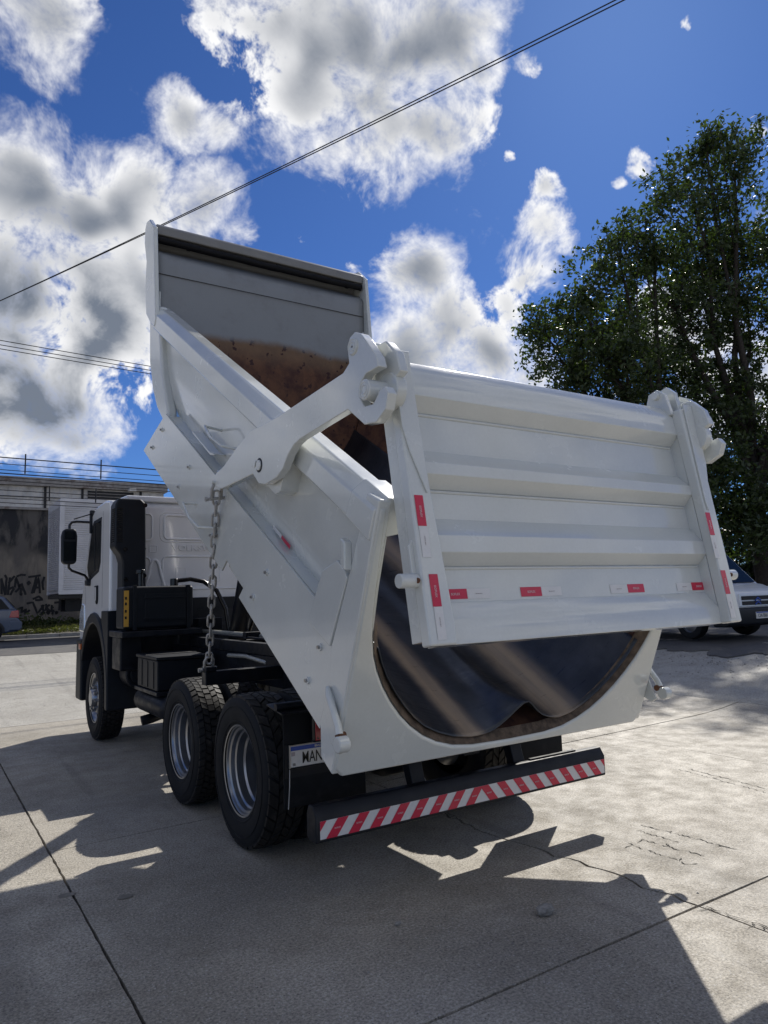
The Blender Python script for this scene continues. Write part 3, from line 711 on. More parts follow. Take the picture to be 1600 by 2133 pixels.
for sgn in (-1, 1):
    st_ = [(1.215, 0), (1.062, 0), (1.056, .10), (1.09, .72), (1.115, 1.43), (1.215, 1.43)] if sgn < 0 else [(1.215, 0), (1.09, 0), (1.10, .10), (1.10, .72), (1.085, 1.43), (1.215, 1.43)]
    box('stile_web', *sorted((sgn*(1.10 if sgn < 0 else 1.103), sgn*1.18)), -.195, -.074, .03, 1.40, 'white_paint', gate, .004, mp=G)
    V = [G(sgn*x, n, v) for n in (-.073, 0) for x, v in st_]
    nn = 6
    mk('stile', V, [list(range(nn)), list(range(nn, 2*nn))] + [[i, (i+1) % nn, nn+(i+1) % nn, nn+i] for i in range(nn)], 'white_paint', gate, bevel=.012, seg=3)
    lap = [(1.219, 1.455), (1.118, 1.455), (1.115, 1.20), (1.108, .78), (1.122, .715), (1.19, .92), (1.219, 1.05)]
    V = [G(sgn*x, n, v) for n in (.001, .012) for x, v in lap]; nn = 7
    mk('lap_plate', V, [list(range(nn)), list(range(nn, 2*nn))] + [[i, (i+1) % nn, nn+(i+1) % nn, nn+i] for i in range(nn)], 'white_paint', gate, bevel=.003)
    # hinge lug at the top and its pin
    lug = [(-.05, 1.36), (-.06, 1.58), (-.11, 1.64), (-.19, 1.63), (-.27, 1.50), (-.25, 1.36)]
    if sgn > 0:
        prism('hinge_lug', lug, 1.16, 1.20, 'white_paint', gate, .006, mp=G)
        prism('hinge_lug', [(-.05, 1.40), (-.07, 1.56), (-.12, 1.61), (-.19, 1.60), (-.25, 1.48), (-.25, 1.40)], 1.06, 1.095, 'white_paint', gate, .006, mp=G)
        cyl('hinge_pin', G(1.10, -.13, 1.565), G(1.03, -.13, 1.565), .028, 'white_paint', gate, 16, .004)
    # lower locking pin with gusset
    cyl('locking_pin', G(sgn*1.18, -.045, .305), G(sgn*1.315, -.045, .305), .034, 'white_paint', gate, 20, .006)
    V = [G(sgn*x, n, v) for n in (-.055, -.035) for x, v in ((1.21, .50), (1.24, .47), (1.24, .30), (1.21, .30))]
    mk('pin_gusset', V, [[0, 1, 2, 3], [4, 5, 6, 7]] + [[i, (i+1) % 4, 4+(i+1) % 4, 4+i] for i in range(4)], 'white_paint', gate, bevel=.003)
    cyl('weld_spot', G(sgn*1.228, -.012, .30), G(sgn*1.234, -.010, .30), .013, 'weld_rust', gate, 8)
    # reflective stickers along the stile (15 cm red, 15 cm white) with their print
    for (vt, xo) in ((.705, 1.172 if sgn < 0 else 1.112), (.326, 1.150 if sgn < 0 else 1.128)):
        xo2 = xo-.003
        mk('reflective_sticker', [G(sgn*(xo+dx), .0025, v) for dx, v in ((-.025, vt), (.025, vt), (.025, vt-.15), (-.025, vt-.15))], [[0, 1, 2, 3]], 'red_film', gate)
        mk('reflective_sticker', [G(sgn*(xo2+dx), .0025, v) for dx, v in ((-.025, vt-.151), (.025, vt-.151), (.025, vt-.30), (-.025, vt-.30))], [[0, 1, 2, 3]], 'white_film', gate)
        text('sticker_lettering', 'ISOFLEX', .017, frame(G(sgn*xo, .004, vt-.08), (0, -gu.y, -gu.z), (1, 0, 0)), 'print_pale', gate, xs=.9)
        text('sticker_lettering', 'ISOFLEX', .006, frame(G(sgn*xo2, .004, vt-.22), (0, -gu.y, -gu.z), (1, 0, 0)), 'print_grey', gate, xs=2.0)
for (xl, first) in ((-1.0, 'red_film'), (-.489, 'red_film'), (.211, 'white_film'), (.829, 'white_film')):
    for q in (0, 1):
        mt = first if q == 0 else ('white_film' if first == 'red_film' else 'red_film')
        x0 = xl+.151*q; x1 = x0+.15; vb, vt = .228, .278
        mk('reflective_sticker', [G(x0, -.1375, vb), G(x1, -.1375, vb), G(x1, -.1375, vt), G(x0, -.1375, vt)], [[0, 1, 2, 3]], mt, gate)
        red = mt == 'red_film'
        text('sticker_lettering', 'ISOFLEX', .017 if red else .006, frame(G((x0+x1)/2, -.1365, .252), (1, 0, 0), tuple(gu)), 'print_pale' if red else 'print_grey', gate, xs=.9 if red else 2.0)

# ------------------------------------------------------------------ lift arms and pins
arm_poly = [(2.30, .752), (2.235, .728), (2.10, .765), (1.618, 1.08), (1.50, 1.062), (1.40, 1.10), (1.267, 1.203), (1.21, 1.285), (1.185, 1.38), (1.14, 1.46), (1.077, 1.52), (.638, 1.837), (.449, 1.823), (.351, 1.868), (.30, 1.95), (.315, 2.026), (.36, 2.045), (.395, 2.012), (.415, 1.94), (.489, 1.902), (.565, 1.932), (.58, 1.99), (.555, 2.048), (.455, 2.112), (.50, 2.15), (.64, 2.196), (.70, 2.212), (.76, 2.205), (.795, 2.17), (.80, 2.12), (.74, 2.05), (.775, 1.99), (1.449, 1.522), (1.80, 1.31), (1.98, 1.12), (2.13, .935), (2.26, .82)]
for sgn in (-1, 1):
    a = prism('lift_arm', arm_poly, sgn*1.345, sgn*1.292, 'white_paint', T_, .006, mp=B)
    prism('hinge_plate', [(.55, 1.90), (.40, 2.12), (.48, 2.19), (.60, 2.215), (.66, 2.18), (.72, 2.05), (.66, 1.90)], sgn*1.255, sgn*1.205, 'white_paint', a, .008, mp=B)
    cyl('pivot_pin', B(sgn*1.20, .735, 2.135), B(sgn*1.352, .735, 2.135), .045, 'white_paint', a, 24, .006)
    cyl('pivot_pin', B(sgn*1.17, .735, 2.135), B(sgn*1.13, .735, 2.135), .030, 'white_paint', a, 16, .004)
    cyl('gate_pin', B(sgn*1.20, .482, 1.988), B(sgn*1.375, .482, 1.985), .052, 'white_paint', a, 28, .008)
    for rr2 in (.022, .038):
        V, Fc = tubeVF([B(sgn*1.376, .482+rr2*math.cos(k*math.pi/10), 1.985+rr2*math.sin(k*math.pi/10)) for k in range(20)], .0025, 5, True); mk('pin_ring', V, Fc, 'white_paint', a, smooth=True)
        V, Fc = tubeVF([B(sgn*1.353, .735+rr2*math.cos(k*math.pi/10), 2.135+rr2*math.sin(k*math.pi/10)) for k in range(20)], .0025, 5, True); mk('pin_ring', V, Fc, 'white_paint', a, smooth=True)
    cyl('grease_hole', B(sgn*1.352, .735, 2.135), B(sgn*1.3535, .735, 2.135), .006, 'ink', a, 8)
    cyl('gate_boss', B(sgn*1.20, .46, 2.0), B(sgn*1.262, .46, 2.0), .092, 'white_paint', a, 28, .008)
    cyl('recess_shade_ring', B(sgn*1.29, 1.545, 1.17), B(sgn*1.3475, 1.545, 1.17), .046, 'chassis_black', a, 24)  # black ring paints the shaded recess round the bolt
    cyl('arm_bolt', B(sgn*1.29, 1.545, 1.17), B(sgn*1.356, 1.545, 1.17), .034, 'white_paint', a, 24, .005)
    prism('lock_tab', [(1.60, 1.135), (1.655, 1.12), (1.66, 1.145), (1.60, 1.18)], sgn*1.346, sgn*1.352, 'white_paint', a, .001, mp=B)
    cyl('chain_pin', B(sgn*1.28, 2.245, .755), B(sgn*1.37, 2.245, .755), .013, 'white_paint', a, 12)
# chain
ca, cb = Vector((-1.318, .11, 2.49)), Vector((-1.11, .885, 1.20))
dirc = (cb-ca).normalized(); side = dirc.cross(Vector((1, 0, 0))).normalized(); s2 = dirc.cross(side).normalized()
NL = 17; pitch = (cb-ca).length/NL; ln = pitch*.5+.012; wd = .030; rr_ = .0092
lk = []
for k in range(16):
    A = 2*math.pi*k/16; cx_, cy_ = math.cos(A), math.sin(A)
    lk.append((wd*cx_*.8, (ln-wd*.8)*(1 if cy_ > 0 else -1)*(1 if abs(cy_) > .3 else abs(cy_)/.3)+wd*.8*cy_, 0))
LV, LF = tubeVF(lk, rr_, 8, True)
link0 = None
for k in range(NL):
    p = ca+dirc*pitch*(k+.5); ax = side if k % 2 else s2
    jit = Matrix.Rotation(jr.uniform(-.25, .25)+.35, 3, dirc); ax = jit @ ax
    mw = frame(p, ax, dirc)
    if link0 is None:
        link0 = mk('chain_link', LV, LF, 'chain_grey', T_, smooth=True, sang=80); link0.matrix_local = mw
    else: copyo(link0, T_, mw)
for p, s in ((ca+dirc*-.01, 1), (cb+Vector((0, 0, -.0)), 1)):
    V, Fc = tubeVF([p+s2*.036+dirc*.07, p+s2*.036-dirc*.02, p+s2*.02-dirc*.055, p-s2*.02-dirc*.055, p-s2*.036-dirc*.02, p-s2*.036+dirc*.07], .012, 8)
    o = mk('shackle', V, Fc, 'chain_grey', T_, smooth=True, sang=60)
    cyl('shackle_bolt', p+s2*.065+dirc*.06, p-s2*.065+dirc*.06, .011, 'chain_grey', o, 10)
    cyl('bolt_head', p+s2*.065+dirc*.06, p+s2*.085+dirc*.06, .018, 'chain_grey', o, 6)

# ------------------------------------------------------------------ wheels
tyre_half = [(-.118, .300), (-.132, .318), (-.146, .36), (-.150, .41), (-.146, .455), (-.136, .488), (-.120, .503), (-.06, .5055), (0, .506)]
tyre_prof = tyre_half + [(-a, r) for a, r in tyre_half[-2::-1]]
rim_dish = [(-.128, .299), (-.131, .309), (-.124, .312), (-.116, .300), (-.112, .292), (-.098, .288), (-.090, .272), (-.060, .268), (-.052, .256), (.0, .252), (.012, .238), (.10, .234), (.150, .228), (.165, .205), (.172, .16), (.170, .0)]
rim_front = [(-.128, .299), (-.131, .309), (-.124, .312), (-.116, .300), (-.108, .288), (-.09, .276), (-.05, .262), (-.02, .25), (-.05, .232), (-.09, .205), (-.115, .17), (-.118, .145), (-.10, .14), (-.10, .118), (-.155, .112), (-.175, .10), (-.18, .05), (-.18, 0)]
def tread_block(name, a0, a1, dth, r0=.503, r1=.5215, skew=0.0, mat='tread_rubber', cham=.06):
    V = []
    for r, q in ((r0, 1.0), (r1, 1-cham)):
        for a, th in ((a0, -dth), (a1, -dth), (a1, dth), (a0, dth)):
            am = (a0+a1)/2+(a-(a0+a1)/2)*q; t_ = th*q + skew*(a-(a0+a1)/2)
            drop = .010*(abs(am)/.125)**3
            V.append((am, (r-drop)*math.cos(t_), (r-drop)*math.sin(t_)))
    return V, [[0, 1, 2, 3], [4, 5, 6, 7], [0, 1, 5, 4], [1, 2, 6, 5], [2, 3, 7, 6], [3, 0, 4, 7]]
TREADS = {
    'drive': [(-.128, -.080, 54, 0.80, .0, -.7), (-.076, -.030, 54, .82, .5, .8), (-.026, .026, 54, .82, .0, 0.0), (.030, .076, 54, .82, .5, -.8), (.080, .128, 54, .80, .0, .7)],
    'lug': [(-.130, -.066, 36, .86, .0, 1.4), (-.060, -.003, 36, .88, .5, -1.8), (.003, .060, 36, .88, .0, 1.8), (.066, .130, 36, .86, .5, -1.4)]}
tyre_me = None
def make_wheel(pos, kind, tread, individual=False, flip=False, parent=T_):
    w = empty('wheel', pos, parent)
    if flip: w.rotation_euler = (0, 0, math.pi)
    w.rotation_euler[0] = jr.uniform(0, 3) * (1 if not flip else -1)
    V, Fc = latheVF(tyre_prof, 64); o = mk('tyre', V, Fc, 'rubber', w, smooth=True, sang=60)
    # sidewall rings and lettering
    ringp = [(-.1475, .432), (-.1525, .434), (-.1525, .438), (-.1465, .440)]
    V, Fc = latheVF(ringp, 64); mk('sidewall_ring', V, Fc, 'rubber', w, smooth=True, sang=30)
    V, Fc = latheVF([(-.136, .326), (-.141, .330), (-.143, .338), (-.141, .342)], 64); mk('sidewall_ring', V, Fc, 'rubber', w, smooth=True, sang=30)
    V, Fc = latheVF(rim_dish if kind != 'front' else rim_front, 56); o = mk('rim', V, Fc, 'rim_silver', w, smooth=True, sang=35)
    if kind == 'front':
        for k in range(10):
            A = 2*math.pi*k/10
            cyl('wheel_hole', (-.083, .222*math.cos(A), .222*math.sin(A)), (-.073, .222*math.cos(A), .222*math.sin(A)), .026, 'vent_dark', w, 14)
            cyl('lug_nut', (-.10, .155*math.cos(A+.3), .155*math.sin(A+.3)), (-.160, .155*math.cos(A+.3), .155*math.sin(A+.3)), .017, 'bare_steel', w, 8)
    elif kind == 'rear':
        cyl('valve_stem', (-.03, .246, .02), (-.09, .225, .02), .005, 'bare_steel', w, 6)
        V, Fc = latheVF([(.168, .135), (.10, .13), (.085, .11), (.08, .04), (.08, 0)], 28); mk('hub', V, Fc, 'chassis_black', w, smooth=True, sang=40)
        for k in range(10):
            A = 2*math.pi*k/10
            cyl('lug_nut', (.17, .168*math.cos(A), .168*math.sin(A)), (.13, .168*math.cos(A), .168*math.sin(A)), .016, 'bare_steel', w, 6)
    if tread:
        parts = []
        for (a0, a1, N, fill, ph, sk) in TREADS[tread]:
            bv, bf = tread_block('tread_block', a0, a1, math.pi/N*fill, skew=sk)
            first = None
            for k in range(N):
                A = 2*math.pi*(k+ph)/N + .01*math.sin(k*1.7); R_ = Matrix.Rotation(A, 4, 'X')
                if individual:
                    if first is None: first = mk('tread_block', bv, bf, 'tread_rubber', w); first.matrix_local = R_
                    else: copyo(first, w, R_)
                else: parts.append(([tuple(R_ @ Vector(v)) for v in bv], bf))
        if parts:
            V, Fc = joinVF(parts); o = mk('tread', V, Fc, 'tread_rubber', w); o['kind'] = 'stuff'
    return w
RX = 1.072
for y, tr in ((0, 'lug'), (1.36, 'drive')):
    wl = make_wheel((-RX, y, .521), 'rear', tr, individual=True)
    make_wheel((-RX+.335, y, .521), 'inner', tr)
    make_wheel((RX, y, .521), 'rear', tr, flip=True)
    make_wheel((RX-.335, y, .521), 'inner', tr, flip=True)
make_wheel((-1.055, 4.98, .521), 'front', 'drive'); make_wheel((1.055, 4.98, .521), 'front', 'drive', flip=True)
# ------------------------------------------------------------------ chassis
for x in (-.43, .43):
    o = prism('frame_rail', [(x-.04, .93), (x-.04, 1.19), (x+.04, 1.19), (x+.04, 1.175), (x-.025, 1.175), (x-.025, .945), (x+.04, .945), (x+.04, .93)] if x < 0 else [(x+.04, .93), (x+.04, 1.19), (x-.04, 1.19), (x-.04, 1.175), (x+.025, 1.175), (x+.025, .945), (x-.04, .945), (x-.04, .93)], -.60, 5.6, 'chassis_black', T_, .004, mp=lambda q, a, b: (a, q, b))
    box('subframe_rail', x-.045, x+.045, -.30, 3.35, 1.195, 1.30, 'chassis_black', T_, .006)
for y in (-.50, .1, .75, 1.7, 2.4, 3.0, 3.7, 4.5): box('cross_member', -.40, .40, y-.05, y+.05, .98, 1.15, 'chassis_black', T_, .01)
box('chain_bracket', -1.15, -.47, .85, .95, 1.02, 1.13, 'chassis_black', T_, .008)
box('chain_bracket', .47, 1.15, .85, .95, 1.02, 1.13, 'chassis_black', T_, .008)
box('bracket_lug', -1.15, -1.06, .84, .96, 1.131, 1.165, 'chassis_black', T_, .006)
box('stabilizer_bar', -.38, .38, 1.9, 1.98, 1.31, 1.38, 'chassis_black', T_, .008)
for y in (0, 1.36):
    cyl('axle_tube', (-.9, y, .521), (.9, y, .521), .085, 'chassis_black', T_, 20)
    V, Fc = latheVF([(-.26, 0), (-.25, .1), (-.2, .17), (-.1, .22), (.1, .22), (.2, .17), (.25, .1), (.26, 0)], 24)
    o = mk('differential', V, Fc, 'chassis_black', T_, smooth=True, sang=60); o.location = (.05, y, .521)
    for x in (-.5, .5):
        box('spring_pack', x-.045, x+.045, y-.5, y+.5, .63, .74, 'chassis_black', T_, .01)
for x in (-.5, .5):
    prism('leaf_spring', [(-.62, .62), (-.3, .72), (.68, .86), (1.66, .72), (1.98, .62), (1.98, .58), (1.66, .66), (.68, .78), (-.3, .66), (-.62, .58)], x-.05, x+.05, 'chassis_black', T_, .004)
    box('trunnion', x-.09, x+.09, .55, .81, .42, .93, 'chassis_black', T_, .02)
cyl('propeller_shaft', (0, 1.5, .6), (0, 4.2, .85), .055, 'chassis_black', T_, 14)
cyl('brake_chamber', (-.55, -.35, .62), (-.55, -.62, .66), .085, 'chassis_black', T_, 16, .01)
cyl('brake_chamber', (.55, -.35, .62), (.55, -.62, .66), .085, 'chassis_black', T_, 16, .01)
# tipping cylinder, telescopic
hc = cyl('tipping_cylinder', (0, 3.15, 1.12), (0, 2.72, 2.05), .105, 'chassis_black', T_, 28, .01)
cyl('cylinder_stage', (0, 2.72, 2.05), (0, 2.35, 2.85), .085, 'bare_steel', hc, 28)
cyl('cylinder_stage', (0, 2.35, 2.85), (0, 2.05, 3.35), .065, 'bare_steel', hc, 24)
cyl('cylinder_collar', (0, 2.74, 2.0), (0, 2.70, 2.09), .118, 'chassis_black', hc, 28, .008)
box('cylinder_mount', -.38, .38, 3.05, 3.25, 1.16, 1.24, 'chassis_black', hc, .01)
# air and hydraulic pipes
tube('pipe', [(-.30, 4.0, 1.335), (-.28, 3.3, 1.345), (-.22, 2.4, 1.335), (-.2, 1.2, 1.33)], .028, 'brass_pipe', T_, 10)
tube('pipe', [(-.52, 2.0, 1.16), (-.5, 1.6, 1.17), (-.46, 1.2, 1.13)], .02, 'brass_pipe', T_, 8)
tube('pipe', [(-.36, 3.4, 1.33), (-.36, 1.0, 1.325)], .012, 'chassis_black', T_, 8)
box('valve_block', -.32, -.02, 3.5, 3.75, 1.3, 1.5, 'chassis_black', T_, .012)
for k in range(4):
    x0 = .1+.06*k
    tube('hose', [(x0, 3.4, 1.32), (x0+.03, 3.2, 1.55+.03*k), (x0+.08, 3.0, 1.5), (x0+.1, 2.85, 1.3)], .016, 'gloss_black', T_, 8)
# exhaust, air tanks, battery box, filter
o = box('battery_box', -1.12, -.62, 2.35, 3.1, .83, 1.13, 'black_plastic', T_, .012)
box('box_lid', -1.135, -.60, 2.33, 3.12, 1.132, 1.165, 'black_plastic', o, .008)
for y in (2.5, 2.72, 2.94): box('box_rib', -1.127, -1.1195, y-.03, y+.03, .85, 1.11, 'black_plastic', o, .002)
box('box_strap', -1.13, -.61, 2.70, 2.73, 1.166, 1.172, 'bare_steel', o)
box('battery_bracket', -1.14, -.47, 2.3, 3.15, .79, .828, 'chassis_black', T_, .006)
tube('stay', [(-1.05, 2.34, .80), (-.47, 1.75, 1.05)], .018, 'chassis_black', T_, 8)
for k, x in enumerate((-1.0, -.74)):
    V, Fc = latheVF([(-.58, 0), (-.57, .06), (-.53, .105), (-.48, .125), (.48, .125), (.53, .105), (.57, .06), (.58, 0)], 24)
    o = mk('air_tank', [(v[1]+x, v[0]+2.75, v[2]+.67) for v in V], Fc, 'chassis_black', T_, smooth=True, sang=50)
cyl('drain_valve', (-1.0, 3.3, .69), (-1.02, 3.42, .69), .022, 'bare_steel', T_, 8)
tube('exhaust_pipe', [(-.5, 3.5, .62), (-.7, 3.2, .56), (-.88, 3.0, .52), (-1.02, 2.92, .50), (-1.12, 2.93, .48)], .052, 'chassis_black', T_, 14)
cyl('filter_canister', (-.95, 3.62, .90), (-.95, 3.95, .90), .17, 'chassis_black', T_, 28, .02)
cyl('filter_cap', (-.95, 3.60, .90), (-.95, 3.619, .90), .12, 'black_plastic', T_, 24, .006)
box('engine_block', -.45, .45, 3.95, 5.6, .75, 1.45, 'chassis_black', T_, .06)
box('gap_blackout_plate', -1.0, 1.0, 3.97, 3.99, .80, 1.595, 'chassis_black', T_)  # added black plate that keeps the gap under the cab dark
box('gearbox', -.28, .28, 3.2, 3.95, .72, 1.05, 'chassis_black', T_, .05)
# ------------------------------------------------------------------ rear: plate, lamps, flaps, underrun bar
for sgn in (-1, 1):
    fl = box('mud_flap', min(sgn*1.205, sgn*.62), max(sgn*1.205, sgn*.62), -.735, -.725, .42, .985, 'rubber', T_, .003)
    tube('mud_flap_bracket', [(sgn*.45, -.70, 1.03), (sgn*1.24, -.70, 1.03)], .025, 'chassis_black', T_, 8)
    prism('guard_arm', [(-.78, .99), (-.78, 1.0), (-.55, 1.035), (-.55, 1.022)], sgn*1.235, sgn*.9, 'chassis_black', T_, .003)
    x0, x1 = sorted((sgn*1.035, sgn*.645))
    tl = box('tail_lamp', x0, x1, -.80, -.738, .80, .965, 'gloss_black', T_, .02)
    for k in range(3):
        a = x0+.015+k*.122
        box('lamp_lens', a, a+.116, -.812, -.801, .815, .95, ('lamp_red', 'lamp_amber', 'lamp_red')[k] if k != 1 else 'lamp_red', tl, .006)
    cyl('lens_screw', (x0+.03, -.814, .83), (x0+.03, -.811, .83), .006, 'ink', tl, 8)
pl = box('licence_plate', -1.172, -.772, -.752, -.742, .663, .793, 'plate_white', T_, .004)
box('plate_band', -1.165, -.779, -.7545, -.7522, .763, .788, 'plate_blue', pl)
text('plate_lettering', 'BRASIL', .019, frame((-.972, -.756, .776), (1, 0, 0), (0, 0, 1)), 'plate_white', pl, bold=.0004)
text('plate_lettering', 'MAN', .098, frame((-1.090, -.7545, .712), (1, 0, 0), (0, 0, 1)), 'ink', pl, align='LEFT', xs=.66, bold=.0006)
text('plate_lettering', 'BR', .022, frame((-1.143, -.7545, .680), (1, 0, 0), (0, 0, 1)), 'ink', pl, xs=.8)
box('plate_square', -1.160, -1.137, -.7545, -.7522, .732, .755, 'print_grey', pl)
for a in ((-1.176, -1.168), (-.776, -.768)): box('plate_rim', a[0], a[1], -.757, -.740, .659, .797, 'bare_steel', pl, .002)
for a in ((.655, .663), (.793, .799)): box('plate_rim', -1.176, -.768, -.757, -.740, a[0], a[1], 'chassis_black' if a[0] < .7 else 'bare_steel', pl, .002)
box('plate_holder', -1.20, -.6, -.741, -.737, .60, .80, 'chassis_black', T_)
tube('cable_end', [(-1.17, -.745, .66), (-1.175, -.75, .55), (-1.185, -.75, .42)], .0035, 'chain_grey', T_, 5)
bz0, bz1 = .347, .446
bm_ = prism('underrun_bar', [(-1.160, .328), (-1.160, .468), (-1.125, .525), (-1.07, .525), (-1.045, .47), (-1.045, .35), (-1.06, .328)], -1.212, 1.20, 'chassis_black', T_, .008)
for x in (-.43, .43): prism('bar_hanger', [(-1.11, .40), (-1.044, .40), (-.80, 1.0), (-.92, 1.0)], x-.05, x+.05, 'chassis_black', T_, .006)
prism('tow_bracket', [(-.97, .60), (-.90, .60), (-.90, .92), (-.97, .92)], .02, .16, 'chassis_black', T_, .006)
prism('bar_step', [(-1.11, .5265), (-1.08, .5265), (-1.08, .536), (-1.11, .536)], .5, .95, 'chassis_black', bm_)
tw = 1.186; zc = -1.1622
mk('tape_strip', [(-tw, zc, bz0), (tw, zc, bz0), (tw, zc, bz1), (-tw, zc, bz1)], [[0, 1, 2, 3]], 'white_film', bm_)
per, sh = .1445, .078
def clip(poly, x0, x1):
    for sgn, lim in ((1, x0), (-1, x1)):
        out = []
        for a, b in zip(poly, poly[1:]+poly[:1]):
            ia = sgn*(a[0]-lim) >= 0; ib = sgn*(b[0]-lim) >= 0
            if ia: out.append(a)
            if ia != ib:
                f = (lim-a[0])/(b[0]-a[0]); out.append((lim, a[1]+(b[1]-a[1])*f))
        poly = out
        if not poly: return []
    return poly
for side_ in (-1, 1):
    for k in range(-1, 10):
        c0 = k*per - .012       # distance from centre of the stripe's inner top corner
        quad = [(c0, bz1), (c0+per*.5, bz1), (c0+per*.5+sh, bz0), (c0+sh, bz0)]
        q = clip(quad, 0.0, tw)
        if len(q) < 3: continue
        mk('red_stripe', [(side_*x, zc-.0022, z) for x, z in q], [list(range(len(q)))], 'red_film', bm_)
        xm = c0+per*.25+sh*.5
        if .03 < xm < tw-.05: text('tape_lettering', 'ISOFLEX', .012, frame((side_*xm, zc-.0035, .395), (1, 0, 0), (0, 0, 1)), 'print_pale', bm_, xs=.9)

# ------------------------------------------------------------------ cab
arc = [(4.93+.81*math.cos(rad(a)), .61+.92*math.sin(rad(a))) for a in range(35, 112, 11)]
side_p = [(4.12, 1.50), (4.12, 2.90), (4.16, 2.955), (4.40, 2.985), (4.95, 2.965), (5.22, 2.87), (5.62, 2.18), (5.84, 1.75), (5.95, 1.25), (5.95, 1.14)] + arc
cab = prism('cab', side_p, -1.20, 1.20, 'cab_white', T_, .06, seg=4)
side_top = prism('roof_visor', [(4.10, 2.945), (4.10, 3.02), (4.55, 3.035), (4.85, 3.01), (4.85, 2.97)], -1.02, 1.02, 'cab_white', cab, .02)
prism('windscreen', [(5.265, 2.80), (5.60, 2.22), (5.615, 2.23), (5.28, 2.81)], -1.05, 1.05, 'glass_dark', cab, .004)
for sgn in (-1, 1):
    win = [(4.62, 2.76), (4.66, 2.24), (4.74, 2.15), (5.30, 2.06), (5.40, 2.20), (5.14, 2.68), (5.04, 2.74)]
    d = prism('window_frame', [(4.59, 2.80), (4.62, 2.22), (4.72, 2.11), (5.33, 2.01), (5.46, 2.20), (5.17, 2.72), (5.06, 2.79)], sgn*1.204, sgn*1.18, 'black_plastic', cab, .004)
    prism('side_window', win, sgn*1.2085, sgn*1.18, 'glass_dark', cab, .003)
    box('window_divider', min(sgn*1.2125, sgn*1.19), max(sgn*1.2125, sgn*1.19), 4.93, 4.955, 2.13, 2.73, 'black_plastic', cab)
    prism('door_handle', [(4.74, 1.94), (4.74, 1.74), (4.78, 1.70), (4.86, 1.78), (4.88, 1.94)], sgn*1.225, sgn*1.19, 'black_plastic', cab, .012)
    prism('handle_grip', [(4.77, 1.92), (4.77, 1.76), (4.80, 1.74), (4.83, 1.80), (4.85, 1.92)], sgn*1.2275, sgn*1.20, 'cab_white', cab, .004)
    for poly in ([(4.50, 2.86), (4.505, 2.86), (4.515, 1.66), (4.51, 1.66)], [(5.60, 2.16), (5.606, 2.16), (5.52, 1.50), (5.514, 1.50)]):
        prism('door_seam', poly, sgn*1.2012, sgn*1.19, 'vent_dark', cab)
    prism('headlamp', [(5.56, 1.33), (5.60, 1.70), (5.76, 1.72), (5.88, 1.60), (5.93, 1.34)], sgn*1.213, sgn*.80, 'lamp_clear', cab, .02)
    prism('side_marker', [(5.60, 1.10), (5.60, 1.18), (5.72, 1.18), (5.72, 1.10)], sgn*1.252, sgn*1.20, 'lamp_amber', cab, .008)
    # mirror and its arms
    mx = sgn*1.47
    mo = prism('mirror', [(-.088, 2.27), (-.06, 2.235), (.06, 2.235), (.088, 2.27), (.095, 2.60), (.08, 2.675), (.05, 2.70), (-.05, 2.70), (-.08, 2.675), (-.095, 2.60)], 5.20, 5.33, 'black_plastic', cab, .02, mp=lambda q, a, b: (mx+a, q, b))
    box('mirror_glass', mx-.075, mx+.075, 5.192, 5.1985, 2.28, 2.53, 'glass_dark', cab, .008)
    box('mirror_glass', mx-.068, mx+.068, 5.192, 5.1985, 2.56, 2.665, 'glass_dark', cab, .008)
    tube('mirror_arm', [(mx-sgn*-.0, 5.25, 2.68), (mx, 5.25, 2.75), (mx-sgn*.03, 5.25, 2.79), (mx-sgn*.09, 5.25, 2.80), (sgn*1.20, 5.2, 2.79)], .017, 'gloss_black', cab, 10)
    tube('mirror_arm', [(mx, 5.25, 2.26), (mx, 5.25, 2.19), (mx-sgn*.04, 5.25, 2.15), (mx-sgn*.2, 5.27, 2.09), (sgn*1.235, 5.29, 2.05), (sgn*1.22, 5.29, 1.98)], .017, 'gloss_black', cab, 10)
    tube('mirror_stay', [(mx-sgn*.05, 5.24, 2.83), (sgn*1.21, 5.15, 2.90)], .008, 'gloss_black', cab, 6)
    box('arm_mount', min(sgn*1.25, sgn*1.19), max(sgn*1.25, sgn*1.19), 5.22, 5.36, 1.95, 2.03, 'black_plastic', cab, .012)
    box('arm_mount', min(sgn*1.23, sgn*1.17), max(sgn*1.23, sgn*1.17), 5.16, 5.22, 2.64, 2.95, 'black_plastic', cab, .01)
    # wheel arch and step
    ro = [(4.93+.86*math.cos(rad(a)), .62+.98*math.sin(rad(a))) for a in range(20, 181, 10)] + [(4.07, .46)]
    ri = [(4.93+.76*math.cos(rad(a)), .60+.86*math.sin(rad(a))) for a in range(20, 181, 10)] + [(4.17, .46)]
    x0, x1 = sgn*1.232, sgn*.82; nA = len(ro); V = []
    for x in (x0, x1): V += [(x, y, z) for y, z in ro] + [(x, y, z) for y, z in ri]
    Fc = []
    for i in range(nA-1): Fc += [[i, i+1, nA+i+1, nA+i], [2*nA+i, 2*nA+i+1, 3*nA+i+1, 3*nA+i], [i, i+1, 2*nA+i+1, 2*nA+i], [nA+i, nA+i+1, 3*nA+i+1, 3*nA+i]]
    Fc += [[0, nA, 3*nA, 2*nA], [nA-1, 2*nA-1, 4*nA-1, 3*nA-1]]
    mk('wheel_arch', V, Fc, 'black_plastic', cab, bevel=.02, seg=3)
    prism('mud_guard', [(4.09, .47), (4.22, .47), (4.24, 1.20), (4.45, 1.50), (4.45, 1.62), (4.09, 1.62)], sgn*1.222, sgn*.83, 'black_plastic', cab, .01)
    prism('cab_step', [(5.62, .42), (5.62, 1.24), (5.93, 1.24), (5.97, .42)], sgn*1.24, sgn*.9, 'black_plastic', cab, .03)
